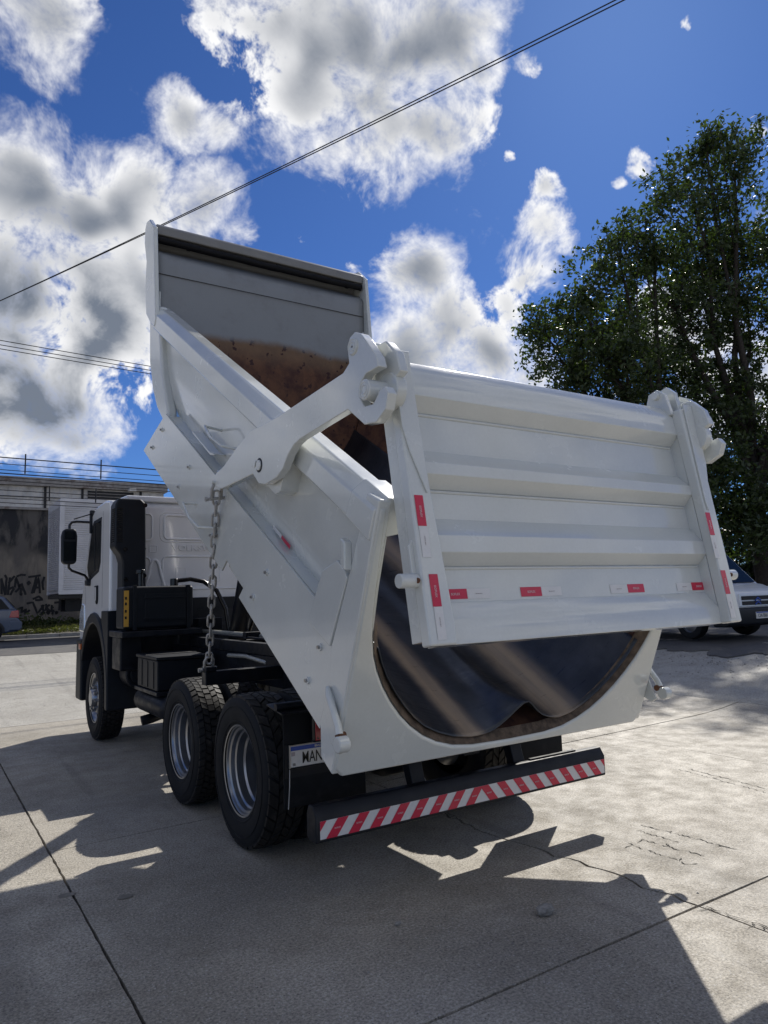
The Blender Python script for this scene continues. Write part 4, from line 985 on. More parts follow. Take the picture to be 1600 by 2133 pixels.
prism('front_bumper', [(5.72, .40), (5.96, .40), (6.02, .70), (6.0, 1.06), (5.72, 1.06)], -.899, .899, 'black_plastic', cab, .03)
box('rear_lower_panel', -1.05, 1.05, 4.06, 4.117, 1.48, 1.75, 'black_plastic', cab, .01)
# pressed beads of the rear wall
def rrect(x0, x1, z0, z1, r, y):
    pts = []
    for cx_, cz_, a0 in ((x1-r, z1-r, 0), (x0+r, z1-r, 90), (x0+r, z0+r, 180), (x1-r, z0+r, 270)):
        for k in range(5): A = rad(a0+k*22.5); pts.append((cx_+r*math.cos(A), y, cz_+r*math.sin(A)))
    return pts
yb_ = 4.121
for (x0, x1, z0, z1, r, tk) in ((-.55, .50, 2.49, 2.79, .05, .016), (-.60, .56, 2.455, 2.825, .07, .008), (-.86, -.70, 2.47, 2.80, .05, .014), (-.73, -.64, 2.325, 2.405, .014, .006), (-.57, .55, 1.86, 2.27, .06, .013), (-.40, -.28, 1.95, 2.13, .01, .005), (.05, .17, 1.95, 2.13, .01, .005), (-1.04, -.72, 2.0, 2.26, .06, .012), (.62, .95, 2.0, 2.8, .06, .014)):
    tube('panel_bead', rrect(x0, x1, z0, z1, r, yb_), tk, 'cab_white', cab, 8, True)
pts = [(-.80, yb_, 1.84), (-.74, yb_, 2.05), (-.715, yb_, 2.17), (-.69, yb_, 2.215), (-.665, yb_, 2.225), (-.64, yb_, 2.215), (-.615, yb_, 2.17), (-.59, yb_, 2.05), (-.53, yb_, 1.84)]
tube('panel_bead', pts, .022, 'cab_white', cab, 8)
text('pressed_lettering', 'VOLKSWAGEN', .10, frame((-.02, 4.119, 2.375), (1, 0, 0), (0, 0, 1)), 'cab_white', cab, ext=.010, xs=1.28, bold=.002)
cyl('plug', (-.785, 4.121, 2.365), (-.785, 4.112, 2.365), .012, 'ink', cab, 10)
# raised air intake behind the cab
poly = [(-1.215, 2.86), (-1.18, 2.935), (-.92, 2.935), (-.865, 2.88), (-.855, 1.75), (-1.13, 1.75), (-1.13, 2.18), (-1.155, 2.27), (-1.222, 2.36)]
ai = prism('air_intake', poly, 3.78, 4.05, 'black_plastic', T_, .025, mp=lambda q, a, b: (a, q, b), seg=3)
for k in range(17):
    z = 2.42+k*.024
    box('intake_slat', -1.224, -1.165, 3.80, 3.95, z, z+.012, 'gloss_black', ai)
    box('intake_slat', -1.20, -1.135, 3.772, 3.779, z, z+.012, 'gloss_black', ai)
for (x, z) in ((-.875, 2.86), (-1.10, 2.33), (-1.09, 1.98), (-.88, 2.02)): cyl('intake_boss', (x, 3.776, z), (x, 3.782, z), .026, 'gloss_black', ai, 14)
# hydraulic oil tank
tk = box('oil_tank', -1.25, -.47, 3.22, 3.56, 1.415, 1.885, 'black_plastic', T_, .035, seg=3)
prism('tank_panel', [(-1.02, 1.50), (-1.02, 1.80), (-.56, 1.80), (-.56, 1.50)], 3.2085, 3.221, 'black_plastic', tk, .006, mp=lambda q, a, b: (a, q, b))
for z in (1.52, 1.745): box('tank_rib', -1.03, -.56, 3.202, 3.2195, z, z+.018, 'black_plastic', tk, .004)
box('tank_strap', -1.145, -1.105, 3.208, 3.57, 1.405, 1.892, 'black_plastic', tk, .004)
box('tank_strap', -.55, -.51, 3.206, 3.57, 1.405, 1.892, 'black_plastic', tk, .004)
box('warning_label', -1.2415, -1.19, 3.2125, 3.2185, 1.45, 1.84, 'label_yellow', tk)
for z in (1.76, 1.70, 1.62, 1.55): box('label_mark', -1.232, -1.212, 3.2095, 3.212, z-.018, z+.012, 'ink', tk)
cyl('filler_neck', (-1.02, 3.40, 1.87), (-1.02, 3.40, 2.03), .028, 'gloss_black', tk, 16)
cyl('breather_cap', (-1.02, 3.40, 2.03), (-1.02, 3.40, 2.075), .052, 'gloss_black', tk, 18, .008)
cyl('return_port', (-.64, 3.40, 1.885), (-.64, 3.40, 1.97), .045, 'gloss_black', tk, 16, .006)
tube('tank_hose', [(-.60, 3.40, 1.945), (-.45, 3.40, 1.96), (-.30, 3.38, 1.93), (-.15, 3.35, 1.82), (-.05, 3.32, 1.6), (-.02, 3.3, 1.35)], .026, 'gloss_black', T_, 10)
box('tank_platform', -1.28, -.40, 3.12, 3.75, 1.335, 1.40, 'chassis_black', T_, .01)
box('guard_panel', -1.2, -.95, 3.55, 3.95, .95, 1.33, 'chassis_black', T_, .02)

# ------------------------------------------------------------------ warehouse across the street
wh = empty('warehouse', (-4, 26.6, .8))
tag(wh, 'long warehouse with stained graffiti wall and pale corrugated band under its roof', 'warehouse')
def P_(o, root=None):
    """parent without moving"""
    root = root or wh; o.parent = root; o.matrix_parent_inverse = Matrix.Translation(root.location).inverted(); return o
WY = 26.6
P_(box('wall', -34, 5.85, WY, WY+.3, .3, 5.60, 'stained_wall', None))
P_(box('back_wall', -34, 5.85, WY+12, WY+12.3, .3, 6.4, 'stained_wall', None))
P_(box('end_wall', 5.60, 5.849, WY+.301, WY+12, .3, 6.4, 'stained_wall', None))
V, Fc = [], []
nx_ = 300
for i in range(nx_+1):
    x = -34+39.85*i/nx_; y = WY-.05-.035*(i % 2); V += [(x, y, 5.56), (x, y, 6.46)]
Fc = [[2*i, 2*i+2, 2*i+3, 2*i+1] for i in range(nx_)]
P_(mk('corrugated_siding', V, Fc, 'corrugated_white', None))
P_(box('band_beam', -34, 5.86, WY-.12, WY-.09, 5.52, 5.62, 'roof_metal', None))
P_(box('fascia', -34, 5.95, WY-.32, WY+.2, 6.465, 6.80, 'roof_metal', None, .01))
P_(prism('roof', [(WY+.2, 6.72), (WY+12.6, 7.5), (WY+12.6, 7.58), (WY+.2, 6.80)], -34, 5.9, 'roof_metal', None))
for k, (x0, x1) in enumerate(((2.7, 4.55), (-9.0, -6.5), (-16, -13))):
    vn = P_(box('vent_opening', x0, x1, WY-.105, WY-.09, 5.72, 6.40, 'vent_dark', None))
    for q in range(5):
        z = 5.78+q*.125; P_(box('vent_louvre', x0, x1, WY-.135, WY-.107, z, z+.03, 'roof_metal', None))
for x in (-1.15, 1.05, 2.45, 4.8): P_(box('siding_post', x, x+.09, WY-.13, WY-.092, 5.60, 6.46, 'vent_dark', None))
P_(box('wall_lamp', 4.25, 4.55, WY-.6, WY-.33, 6.40, 6.52, 'corrugated_white', None, .02))
P_(box('siding_rail', -34, 5.85, WY-.125, WY-.095, 6.02, 6.05, 'vent_dark', None))
STROKES = [[(5, 1300), (12, 1440)], [(5, 1300), (42, 1450)], [(42, 1450), (47, 1300), (32, 1270)], [(72, 1290), (62, 1450)], [(62, 1345), (112, 1280)], [(65, 1400), (104, 1378)], [(80, 1452), (110, 1390)], [(112, 1385), (122, 1290), (150, 1385), (166, 1350), (202, 1452)], [(120, 1425), (150, 1390), (190, 1410)], [(126, 1285), (160, 1270), (200, 1275)], [(207, 1345), (242, 1343)], [(224, 1325), (224, 1366)], [(220, 1292), (322, 1276)], [(287, 1290), (252, 1442)], [(266, 1440), (303, 1292), (318, 1442)], [(272, 1392), (316, 1386)], [(352, 1290), (336, 1345), (347, 1412)], [(168, 1385), (160, 1450), (176, 1448)]]
STROKES2 = [[(212, 1532), (262, 1520), (302, 1622), (346, 1560)], [(260, 1492), (312, 1470), (342, 1500), (280, 1502)], [(330, 1562), (352, 1550), (345, 1592), (362, 1600)], [(372, 1540), (372, 1602)], [(402, 1545), (376, 1570), (402, 1602)], [(422, 1550), (416, 1602), (442, 1600)], [(416, 1576), (436, 1572)], [(440, 1532), (532, 1520)], [(490, 1480), (482, 1602)], [(533, 1470), (542, 1602)], [(336, 1608), (336, 1642)], [(336, 1608), (362, 1620), (338, 1630)], [(376, 1606), (391, 1632), (406, 1606), (376, 1604)], [(411, 1606), (442, 1604)], [(426, 1606), (426, 1638)], [(452, 1606), (456, 1632), (470, 1610)], [(140, 1580), (180, 1560), (170, 1610), (210, 1580), (200, 1625), (240, 1590)]]
STROKES3 = [[(562, 1460), (566, 1602)], [(566, 1502), (600, 1480), (612, 1602)], [(642, 1470), (646, 1602)], [(618, 1602), (672, 1600)], [(692, 1602), (696, 1490), (730, 1470), (746, 1522)], [(470, 1500), (500, 1470), (535, 1475), (500, 1495)]]
def gpt(q):
    px, py = q[0]/4.266, 900+q[1]/4.266
    return (-3.144+(-.95+px*.0150+3.144)*1.25, 1.7+(1.19+(1300-py)*.01475-1.7)*1.25)
for st_ in (STROKES, STROKES2, STROKES3):
    parts = []
    for s_ in st_:
        pts = [gpt(q) for q in s_]
        fine_ = []
        for a, b in zip(pts[:-1], pts[1:]):
            for k in range(4): fine_.append((a[0]+(b[0]-a[0])*k/4+jr.uniform(-.008, .008), a[1]+(b[1]-a[1])*k/4+jr.uniform(-.008, .008)))
        fine_.append(pts[-1]); V, Fc = [], []
        for k, p in enumerate(fine_):
            a = Vector(fine_[max(k-1, 0)]); b = Vector(fine_[min(k+1, len(fine_)-1)]); d_ = (b-a).normalized(); w_ = .042
            V += [(p[0]-d_.y*w_, WY-.006-.0005*len(parts), p[1]+d_.x*w_), (p[0]+d_.y*w_, WY-.006-.0005*len(parts), p[1]-d_.x*w_)]
        Fc = [[2*k, 2*k+1, 2*k+3, 2*k+2] for k in range(len(fine_)-1)]
        parts.append((V, Fc))
    V, Fc = joinVF(parts); P_(mk('graffiti_tag', V, Fc, 'spray_paint', None))

# ------------------------------------------------------------------ box truck by the kerb
bt = empty('box_truck', (3.2, 20.6, .65))
tag(bt, 'box truck with ribbed white aluminium body parked across the street by the wall', 'box truck')
def Q(o): return P_(o, bt)
bx0, bx1, by0, by1, bz0_, bz1_ = .60, 7.4, 19.4, 21.75, 2.06, 5.02
def ridged(name, A, Bv, z0, z1, nrm, n=40):
    V, Fc = [], []
    for k in range(n+1):
        z = z0+(z1-z0)*k/n
        for dz, o_ in ((0, 0), (.45, 0), (.58, .035), (.87, .035)):
            if k == n and dz > 0: break
            zz = z+(z1-z0)/n*dz
            V += [(A[0]+nrm[0]*o_, A[1]+nrm[1]*o_, zz), (Bv[0]+nrm[0]*o_, Bv[1]+nrm[1]*o_, zz)]
    m_ = len(V)//2
    Fc = [[2*k, 2*k+1, 2*k+3, 2*k+2] for k in range(m_-1)]
    return Q(mk(name, V, Fc, 'box_aluminium', None))
Q(box('cargo_core', bx0+.03, bx1-.03, by0+.03, by1-.03, bz0_+.02, bz1_, 'box_aluminium', None))
ridged('ribbed_side', (bx0+.1, by0), (bx1-.1, by0), bz0_+.1, bz1_-.1, (0, -1)); ridged('ribbed_side', (bx0+.1, by1), (bx1-.1, by1), bz0_+.1, bz1_-.1, (0, 1))
ridged('rear_door', (bx0, by0+.1), (bx0, (by0+by1)/2-.01), bz0_+.1, bz1_-.22, (-1, 0)); ridged('rear_door', (bx0, (by0+by1)/2+.01), (bx0, by1-.1), bz0_+.1, bz1_-.22, (-1, 0))
for x in (bx0-.03, bx1-.12):
    for y in (by0-.03, by1-.12): Q(box('corner_post', x, x+.15, y, y+.15, bz0_, bz1_+.01, 'box_aluminium', None, .015))
for z in (bz0_-.02, bz1_-.1): 
    for y in (by0-.035, by1-.085): Q(box('edge_rail', bx0-.02, bx1+.02, y, y+.12, z, z+.13, 'box_aluminium', None, .01))
Q(box('header_rail', bx0-.035, bx0+.1, by0-.02, by1+.02, bz1_-.22, bz1_+.02, 'box_aluminium', None, .01))
Q(box('underfloor', bx0, bx1, by0+.05, by1-.05, bz0_-.14, bz0_-.021, 'old_wood_floor', None))
for y in (20.15, 21.0): Q(box('frame_rail', bx0+.3, bx1+2.3, y-.05, y+.05, 1.5, 1.9, 'chassis_black', None))
for x in (5.2, 8.9):
    for y in (19.75, 21.4):
        V, Fc = latheVF(tyre_prof, 32); w_ = Q(mk('wheel', [(v[1]+x, v[0]+y, v[2]+1.17) for v in V], Fc, 'rubber', None, smooth=True))
        V, Fc = latheVF(rim_front[:14], 24); Q(mk('rim', [(v[1]+x, v[0]*(1 if y < 20.5 else -1)+y, v[2]+1.17) for v in V], Fc, 'rim_silver', None, smooth=True))
Q(prism('cab', [(7.6, 1.3), (7.6, 3.6), (8.6, 3.65), (9.3, 2.6), (9.5, 2.4), (9.5, 1.2)], 19.5, 21.6, 'van_white', None, .08, mp=lambda q, a, b: (a, q, b)))
Q(prism('windscreen', [(8.68, 3.56), (9.28, 2.66), (9.31, 2.68), (8.71, 3.58)], 19.65, 21.45, 'glass_dark', None, mp=lambda q, a, b: (a, q, b)))

# ------------------------------------------------------------------ blue hatchback at the left edge
bc = empty('parked_car', (-2.5, 20.7, .65))
tag(bc, 'blue-grey hatchback at the left picture edge, only its tail in view', 'car')
def C_(o): return P_(o, bc)
def cz(a, b, y): return (-.42+a, y, .65+b)
low = [(0, .32), (.03, .55), (.0, .66), (-.05, .72), (-.07, .98), (-.25, 1.0), (-2.75, .98), (-3.75, .86), (-4.05, .66), (-4.08, .30), (-3.55, .24), (-.6, .24)]
yc = 20.7
V, Fc = prismVF(low, lambda p: cz(p[0], p[1], yc-.84), lambda p: cz(p[0], p[1], yc+.84)); C_(mk('body', V, Fc, 'car_blue', None, bevel=.06, seg=3))
top = [(-.10, .96), (-.42, 1.36), (-.75, 1.44), (-1.7, 1.45), (-2.1, 1.38), (-2.85, .97)]
V, Fc = prismVF(top, lambda p: cz(p[0], p[1], yc-.84+.16*max(0, p[1]-.96)/.48), lambda p: cz(p[0], p[1], yc+.84-.16*max(0, p[1]-.96)/.48)); C_(mk('greenhouse', V, Fc, 'car_blue', None, bevel=.05, seg=3))
for sy in (-1, 1):
    sg = [(-.30, 1.0), (-.52, 1.30), (-.8, 1.38), (-1.7, 1.38), (-2.05, 1.32), (-2.6, 1.0)]
    V, Fc = prismVF(sg, lambda p: cz(p[0], p[1], yc+sy*(.846-.16*max(0, p[1]-.96)/.48)), lambda p: cz(p[0], p[1], yc+sy*(.80-.16*max(0, p[1]-.96)/.48))); C_(mk('side_window', V, Fc, 'glass_dark', None))
    C_(prism('tail_lamp', [(-.04, .72), (-.32, .74), (-.26, .93), (-.055, .95)], yc+sy*.852, yc+sy*.55, 'lamp_red', None, .015, mp=lambda q, a, b: cz(a+.012, b, q)))
    for xw in (-.78, -3.28):
        V, Fc = latheVF([(-.09, .18), (-.1, .24), (-.09, .30), (0, .315), (.09, .30), (.1, .24), (.09, .18)], 28); C_(mk('wheel', [cz(v[1]+xw, v[2]+.315, yc+sy*.76+v[0]) for v in V], Fc, 'rubber', None, smooth=True))
        V, Fc = latheVF([(-.085, .19), (-.06, .17), (-.075, .05), (-.075, 0)], 20); C_(mk('rim', [cz(v[1]+xw, v[2]+.315, yc+sy*(.77-v[0])) for v in V], Fc, 'rim_silver', None, smooth=True))
        C_(prism('wheel_well', [(xw+.38*math.cos(rad(a)), .30+.38*math.sin(rad(a))) for a in range(0, 181, 20)], yc+sy*.845, yc+sy*.6, 'vent_dark', None, mp=lambda q, a, b: cz(a, b, q)))
V, Fc = prismVF([(-.13, 1.03), (-.40, 1.33), (-.39, 1.345), (-.115, 1.045)], lambda p: cz(p[0], p[1], yc-.66), lambda p: cz(p[0], p[1], yc+.66)); C_(mk('rear_window', V, Fc, 'glass_dark', None))
C_(prism('bumper', [(.0, .34), (.06, .40), (.06, .58), (.0, .64), (-.3, .64), (-.3, .34)], yc-.86, yc+.86, 'car_blue', None, .03, mp=lambda q, a, b: cz(a, b, q)))

# ------------------------------------------------------------------ white van on the right
VX, VY, VR = 10.9, 4.0, rad(186)          # front axle centre, heading (azimuth)
VZ = .625
vf = Vector((math.sin(VR), math.cos(VR), 0)); vr_ = Vector((vf.y, -vf.x, 0))
van = empty('panel_van', (VX, VY, VZ))
tag(van, 'white panel van facing the yard under the trees on the right', 'van')
def VM(a, l, z): p = Vector((VX, VY, VZ)) + vf*a + vr_*l; return (p.x, p.y, p.z+z)      # a forward of front axle, l to its right
def vp(name, poly, w0, w1, mat, bevel=.0, taper=None, parent=None, **k):
    tf = taper or (lambda z: 1.0)
    V, Fc = prismVF(poly, lambda p: VM(p[0], w0*tf(p[1]), p[1]), lambda p: VM(p[0], w1*tf(p[1]), p[1]))
    o = mk(name, V, Fc, mat, None, bevel=bevel, **k); return P_(o, van)
tz = lambda z: 1.0-.10*max(0, z-1.02)/.9
vp('body', [(.90, .62), (.88, .92), (.70, 1.0), (-.25, 1.10), (-3.7, 1.05), (-3.72, .40), (.80, .40)], -.93, .93, 'van_white', .05, seg=3)
vp('cabin', [(.34, 1.04), (-.45, 1.86), (-.80, 1.97), (-3.4, 1.98), (-3.70, 1.86), (-3.72, 1.04)], -.92, .92, 'van_white', .05, tz, seg=3)
vp('bonnet', [(.87, .93), (.55, 1.06), (.18, 1.12), (.18, 1.08), (.80, .90)], -.72, .72, 'van_white', .02)
vp('windscreen', [(.29, 1.10), (-.41, 1.835), (-.39, 1.85), (.325, 1.11)], -.80, .80, 'tinted_glass' if False else 'glass_dark', .004, tz)
vp('bumper', [(.97, .30), (1.0, .45), (.98, .60), (.86, .63), (.60, .63), (.60, .26), (.9, .26)], -.95, .95, 'black_plastic', .03)
vp('grille_panel', [(.915, .635), (.90, .88), (.86, .90), (.86, .635)], -.52, .52, 'van_white', .01)
for z in (.665, .765): vp('grille_slot', [(.925, z), (.918, z+.075), (.89, z+.075), (.89, z)], -.46, .46, 'vent_dark', .004)
for z in (.66, .735):
    for s_ in (-1, 1):
        V = [VM(.935, 0, z+.085), VM(.935, 0, z+.055), VM(.930, s_*.085, z), VM(.930, s_*.085, z+.03)]
        P_(mk('chevron_emblem', V+[VM(.915, 0, z+.085), VM(.915, 0, z+.055), VM(.915, s_*.085, z), VM(.915, s_*.085, z+.03)], [[0, 1, 2, 3], [4, 5, 6, 7], [0, 1, 5, 4], [1, 2, 6, 5], [2, 3, 7, 6], [3, 0, 4, 7]], 'plate_blue', None), van)
vp('licence_plate', [(1.005, .40), (1.005, .53), (.99, .53), (.99, .40)], -.20, .20, 'plate_white', .002)
o = text('plate_lettering', 'CIA7B81', .095, frame(VM(1.0075, 0, .455), tuple(-vr_), (0, 0, 1)), 'ink', None, xs=.85); P_(o, van)
vp('plate_band', [(1.0075, .508), (1.0075, .528), (1.004, .528), (1.004, .508)], -.195, .195, 'plate_blue')
for s_ in (-1, 1):
    vp('headlamp', [(.90, .66), (.86, .92), (.55, 1.02), (.50, .80), (.62, .66)], s_*.935, s_*.56, 'lamp_clear', .02)
    vp('side_window', [(.05, 1.16), (-.52, 1.78), (-1.1, 1.84), (-1.2, 1.16)], s_*.935, s_*.90, 'glass_dark', .004, tz)
    vp('wing_mirror', [(-.02, 1.06), (-.02, 1.24), (-.12, 1.26), (-.15, 1.06)], s_*1.12, s_*.95, 'black_plastic', .02)
    vp('sill_guard', [(.5, .30), (.5, .45), (-3.6, .45), (-3.6, .30)], s_*.945, s_*.88, 'black_plastic', .01)
    for a in (0, -2.82):
        V, Fc = latheVF([(-.1, .19), (-.11, .25), (-.1, .31), (0, .33), (.1, .31), (.11, .25), (.1, .19)], 28); P_(mk('wheel', [VM(a+v[1], s_*.80+v[0], .33+v[2]) for v in V], Fc, 'rubber', None, smooth=True), van)
        V, Fc = latheVF([(.1, .2), (.06, .18), (.085, .1), (.09, .05), (.09, 0)], 22); P_(mk('rim', [VM(a+v[1], s_*(.80+v[0]), .33+v[2]) for v in V], Fc, 'rim_silver', None, smooth=True), van)
        vp('wheel_well', [(a+.41*math.cos(rad(q)), .33+.41*math.sin(rad(q))) for q in range(0, 181, 20)], s_*.9385, s_*.66, 'vent_dark')

# ------------------------------------------------------------------ overhead cables
def cable(name, a, b, sag, r, label, group=None, ext=1.0):
    a, b = Vector(a), Vector(b); d_ = b-a; a2 = a-d_*ext; b2 = b+d_*ext; n_ = 40; pts = []
    for k in range(n_+1):
        f = k/n_; p = a2.lerp(b2, f); p = p.copy(); p.z -= sag*4*f*(1-f); pts.append(p)
    o = tube(name, pts, r, 'cable', None, 6); tag(o, label, 'cable', group); return o
sg_ = .5
cable('power_cable', (-1.97, 10.31, 7.63+.44), (3.20, -.36, 8.22+.44), sg_, .0075, 'upper strand of the long cable slanting over the raised body across the sky', 'service cables over the truck')
cable('power_cable', (-1.975, 10.31, 7.62+.44), (3.17, -.33, 8.155+.44), sg_, .0075, 'lower strand of the long cable slanting over the raised body across the sky', 'service cables over the truck')
for z, lab in ((7.11, 'topmost of the three cables left of the raised body'), (7.02, 'middle of the three cables left of the raised body'), (6.94, 'lowest of the three cables left of the raised body')):
    cable('street_cable', (-1.95, 10.4, z), (.9, 10.6, z-.02),   .25, .008, lab, 'street cables', 6)
names = ('first', 'second', 'third', 'fourth', 'fifth', 'sixth', 'seventh', 'eighth', 'ninth')
for k, z in enumerate((5.26, 5.11, 4.97, 4.89, 4.80, 4.72, 4.50, 4.31, 4.21)):
    o = cable('bundle_cable', (-2, 13.5, z), (2.2, 13.5, z-.06), .12, .014 if k in (0, 3) else .009, names[k]+' cable from the top in front of the warehouse roof', 'cables before the warehouse', 5)
for (x, z0, z1, lab) in ((-1.1, 4.78, 5.25, 'left cable spacer above the warehouse roof'), (.58, 4.76, 5.24, 'right cable spacer above the warehouse roof'), (-.57, 4.17, 4.52, 'left cable spacer in front of the corrugated band'), (.47, 4.17, 4.52, 'right cable spacer in front of the corrugated band')):
    o = cyl('cable_spacer', (x, 13.5, z0), (x+.005, 13.5, z1), .016, 'cable', None, 8); tag(o, lab, 'spacer', 'cable spacers')

# ------------------------------------------------------------------ vegetation
def leaf_mesh(name, pts, size, mat, parent=None, up=.35, asp=.5, shade=None):
    n_ = len(pts); P = np.asarray(pts, float)
    d = rng.normal(size=(n_, 3)); d /= np.linalg.norm(d, axis=1, keepdims=True)
    e = rng.normal(size=(n_, 3)); e -= d*(e*d).sum(1, keepdims=True); e /= np.linalg.norm(e, axis=1, keepdims=True)
    s = (size*(.6+.8*rng.random(n_)))[:, None]
    V = np.stack([P-d*s*.5, P+e*s*asp*.5, P+d*s*.55, P-e*s*asp*.5], 1).reshape(-1, 3)
    me = bpy.data.meshes.new(name); me.vertices.add(4*n_); me.vertices.foreach_set('co', V.ravel())
    me.loops.add(4*n_); me.loops.foreach_set('vertex_index', np.arange(4*n_, dtype=np.int32))
    me.polygons.add(n_); me.polygons.foreach_set('loop_start', np.arange(0, 4*n_, 4, dtype=np.int32)); me.polygons.foreach_set('loop_total', np.full(n_, 4, np.int32))
    me.update(calc_edges=True); me.validate()
    a = me.attributes.new('lv', 'FLOAT', 'POINT'); a.data.foreach_set('value', np.repeat(rng.random(n_), 4).astype(np.float32))
    me.materials.append(M(mat)); o = bpy.data.objects.new(name, me); link(o, parent); o['kind'] = 'stuff'; return o
LOBES = [(26.71, 11.48, 20.49, 1.81), (25.15, 12.69, 19.07, 1.92), (22.94, 13.22, 16.94, 1.96), (27.78, 12.41, 17.36, 2.86), (21.77, 14.15, 15.75, 1.76), (25.47, 14.26, 14.83, 3.08), (20.64, 15.19, 13.54, 1.86), (29.42, 12.98, 14.22, 2.95), (19.82, 16.95, 13.34, 1.17), (20.77, 16.57, 11.62, 1.81), (21.28, 13.88, 11.32, 2.2), (27.42, 14.64, 11.59, 2.95), (22.08, 15.93, 10.09, 1.92), (23.59, 13.93, 8.71, 2.27), (27.49, 12.58, 8.83, 2.77), (24.48, 12.47, 6.44, 2.0), (27.18, 12.09, 5.1, 2.27), (25.78, 15.21, 6.53, 2.64), (24.55, 18.2, 8.09, 2.57), (25.6, 12.07, 21.38, .96)]
extra = [(30.5, 11.0, 18.0, 2.6), (31.5, 10.5, 13.5, 3.0), (31.0, 12.5, 9.5, 3.0), (29.5, 15.5, 17.0, 2.6), (31.0, 9.5, 6.0, 2.4), (24.0, 17.5, 13.5, 2.4), (27.0, 17.0, 13.0, 2.6), (24.2, 13.2, 4.6, 2.0), (22.8, 16.2, 5.6, 2.3), (26.2, 11.5, 3.9, 1.7)]
def tree(name, base, lobes, label, forkz, trunk_r):
    bx_, by_ = base; bz_ = terr(bx_, by_)-.1
    root = empty(name, (bx_, by_, bz_)); tag(root, label, 'tree', 'trees beyond the van')
    parts, pts = [], []
    tr_ = random.Random(len(lobes))
    fork = Vector((bx_-.3, by_+.1, forkz))
    parts.append(tubeVF([(bx_, by_, bz_), (bx_+.05, by_, bz_+.6), (bx_-.15, by_+.1, (bz_+forkz)/2), fork], [trunk_r*1.5, trunk_r*1.1, trunk_r, trunk_r*.9], 12))
    for (x, y, z, r) in lobes:
        c_ = Vector((x, y, z)); mid = fork.lerp(c_, .5)+Vector((tr_.uniform(-.6, .6), tr_.uniform(-.6, .6), tr_.uniform(-.2, .9)))
        q = [fork-Vector((0, 0, .4)), fork.lerp(mid, .5)+Vector((tr_.uniform(-.3, .3), tr_.uniform(-.3, .3), .2)), mid, mid.lerp(c_, .55)+Vector((tr_.uniform(-.3, .3), tr_.uniform(-.3, .3), 0)), c_]
        k_ = trunk_r*(.36+.14*r/2); parts.append(tubeVF(q, [k_, k_*.8, k_*.55, k_*.35, k_*.18], 7))
        nc = int(10.5*r**2)+8
        for _ in range(nc):
            dv = Vector((tr_.gauss(0, 1), tr_.gauss(0, 1), tr_.gauss(0, 1))).normalized(); rad_ = r*(tr_.random()**.45)*tr_.uniform(.75, 1.18)
            cc = c_+Vector((dv.x*rad_*1.05, dv.y*rad_*1.05, dv.z*rad_*.9))
            if tr_.random() < .2:
                st0 = mid.lerp(c_, tr_.uniform(.4, 1)); mm = st0.lerp(cc, .55)+Vector((0, 0, .15))
                parts.append(tubeVF([st0, mm, cc], [.035, .022, .010], 5))
            nl = tr_.randint(36, 66); cr_ = tr_.uniform(.18, .42)
            off_ = rng.normal(size=(nl, 3))*cr_*np.array([1, 1, .62]); pts.append(np.array(cc)+off_)
    V, Fc = joinVF(parts); o = mk('trunk', [(v[0], v[1], v[2]) for v in V], Fc, 'bark', None, smooth=True, sang=70); P_(o, root)
    P_(leaf_mesh('crown', np.concatenate(pts), .21, 'leaf'), root)
    return root
idx_a = [0, 1, 3, 7, 14, 16, 19, 5]; idx_b = [2, 4, 6, 8, 9, 10, 11, 12, 13, 15, 17, 18]
tree('broadleaf_tree', (28.3, 12.6), [LOBES[i] for i in idx_a]+extra[:5], 'tall leafy tree rising at the right picture edge behind the van', 5.5, .42)
tree('broadleaf_tree', (25.6, 14.6), [LOBES[i] for i in idx_b]+extra[5:], 'spreading leafy tree whose left boughs show above the tailgate', 4.2, .38)
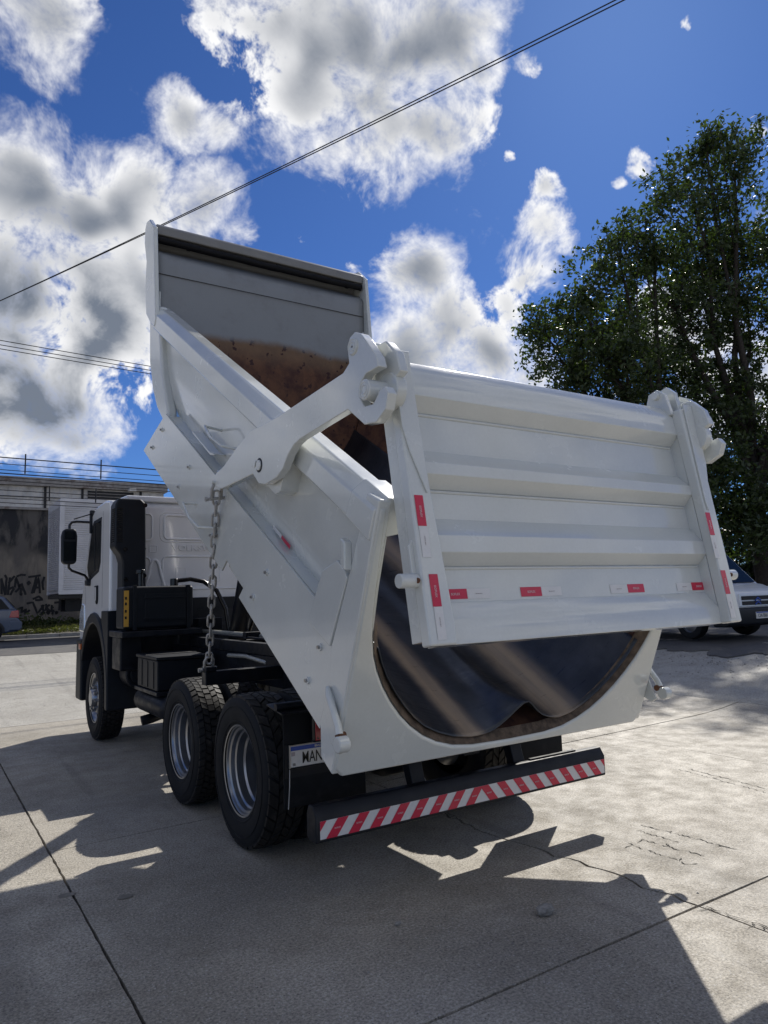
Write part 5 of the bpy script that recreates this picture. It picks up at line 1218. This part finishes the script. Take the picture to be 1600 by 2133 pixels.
# hedge closing the yard behind the trees
hp = []
for _ in range(32000):
    f = rng.random(); w_ = rng.normal()*.9; z = rng.random()**.8*(4.2+.9*math.sin(f*23)+.6*math.sin(f*61)); hp.append((17+26*f+.5*w_, 27-20*f+w_*.8, .6+z))
o = leaf_mesh('hedge', hp, .30, 'hedge_leaf'); del o['kind']
tag(o, 'dark unkempt hedge along the yard end behind the trees', 'hedge')
core = []
for k in range(27):
    f = k/26; x, y = 17+26*f, 27-20*f; core.append((x, y))
V = []
for x, y in core: V += [(x-.3, y-.3, .3), (x+.3, y+.3, .3), (x+.2, y+.2, 2.6), (x-.2, y-.2, 2.6)]
Fc = [[4*k+a, 4*k+(a+1) % 4, 4*(k+1)+(a+1) % 4, 4*(k+1)+a] for k in range(26) for a in range(4)]
c2 = mk('hedge_light_block', V, Fc, 'bark', o)  # unseen dark core added to block light through the hedge
# grass on the verge, weeds along the wall
gp_ = []
for _ in range(14000):
    x = rng.uniform(-9, 9); y = 21.95+rng.random()**1.4*3.2; gp_.append((x, y, .80+.08*S((y-21.92)/2)+rng.random()*.13))
tag(leaf_mesh('grass', gp_, .16, 'grass', asp=.16), 'dry green grass on the verge by the graffiti wall', 'grass', kind='stuff')
for k, (x, y, r, h, lab) in enumerate(((-.35, 25.4, .7, .55, 'leafy weed clump right of the parked car by the wall'), (.9, 25.6, .8, .45, 'low weed clump under the middle graffiti'), (2.1, 25.5, .8, .4, 'low weed clump under the box truck by the wall'))):
    root = empty('weed_clump', (x, y, .83)); tag(root, lab, 'weed', 'weeds along the wall')
    n_ = 900; q = rng.normal(size=(n_, 3))*np.array([r*.5, r*.3, h*.4]); q[:, 2] = np.abs(q[:, 2]); P_(leaf_mesh('foliage', q+np.array([x, y, .83]), .15, 'weed_leaf'), root)
    st_ = [tubeVF([(x, y, .8), (x+rng.normal()*r*.3, y, .83+h*.6)], [.012, .005], 5) for _ in range(6)]
    V, Fc = joinVF(st_); P_(mk('stem', V, Fc, 'bark', None), root)
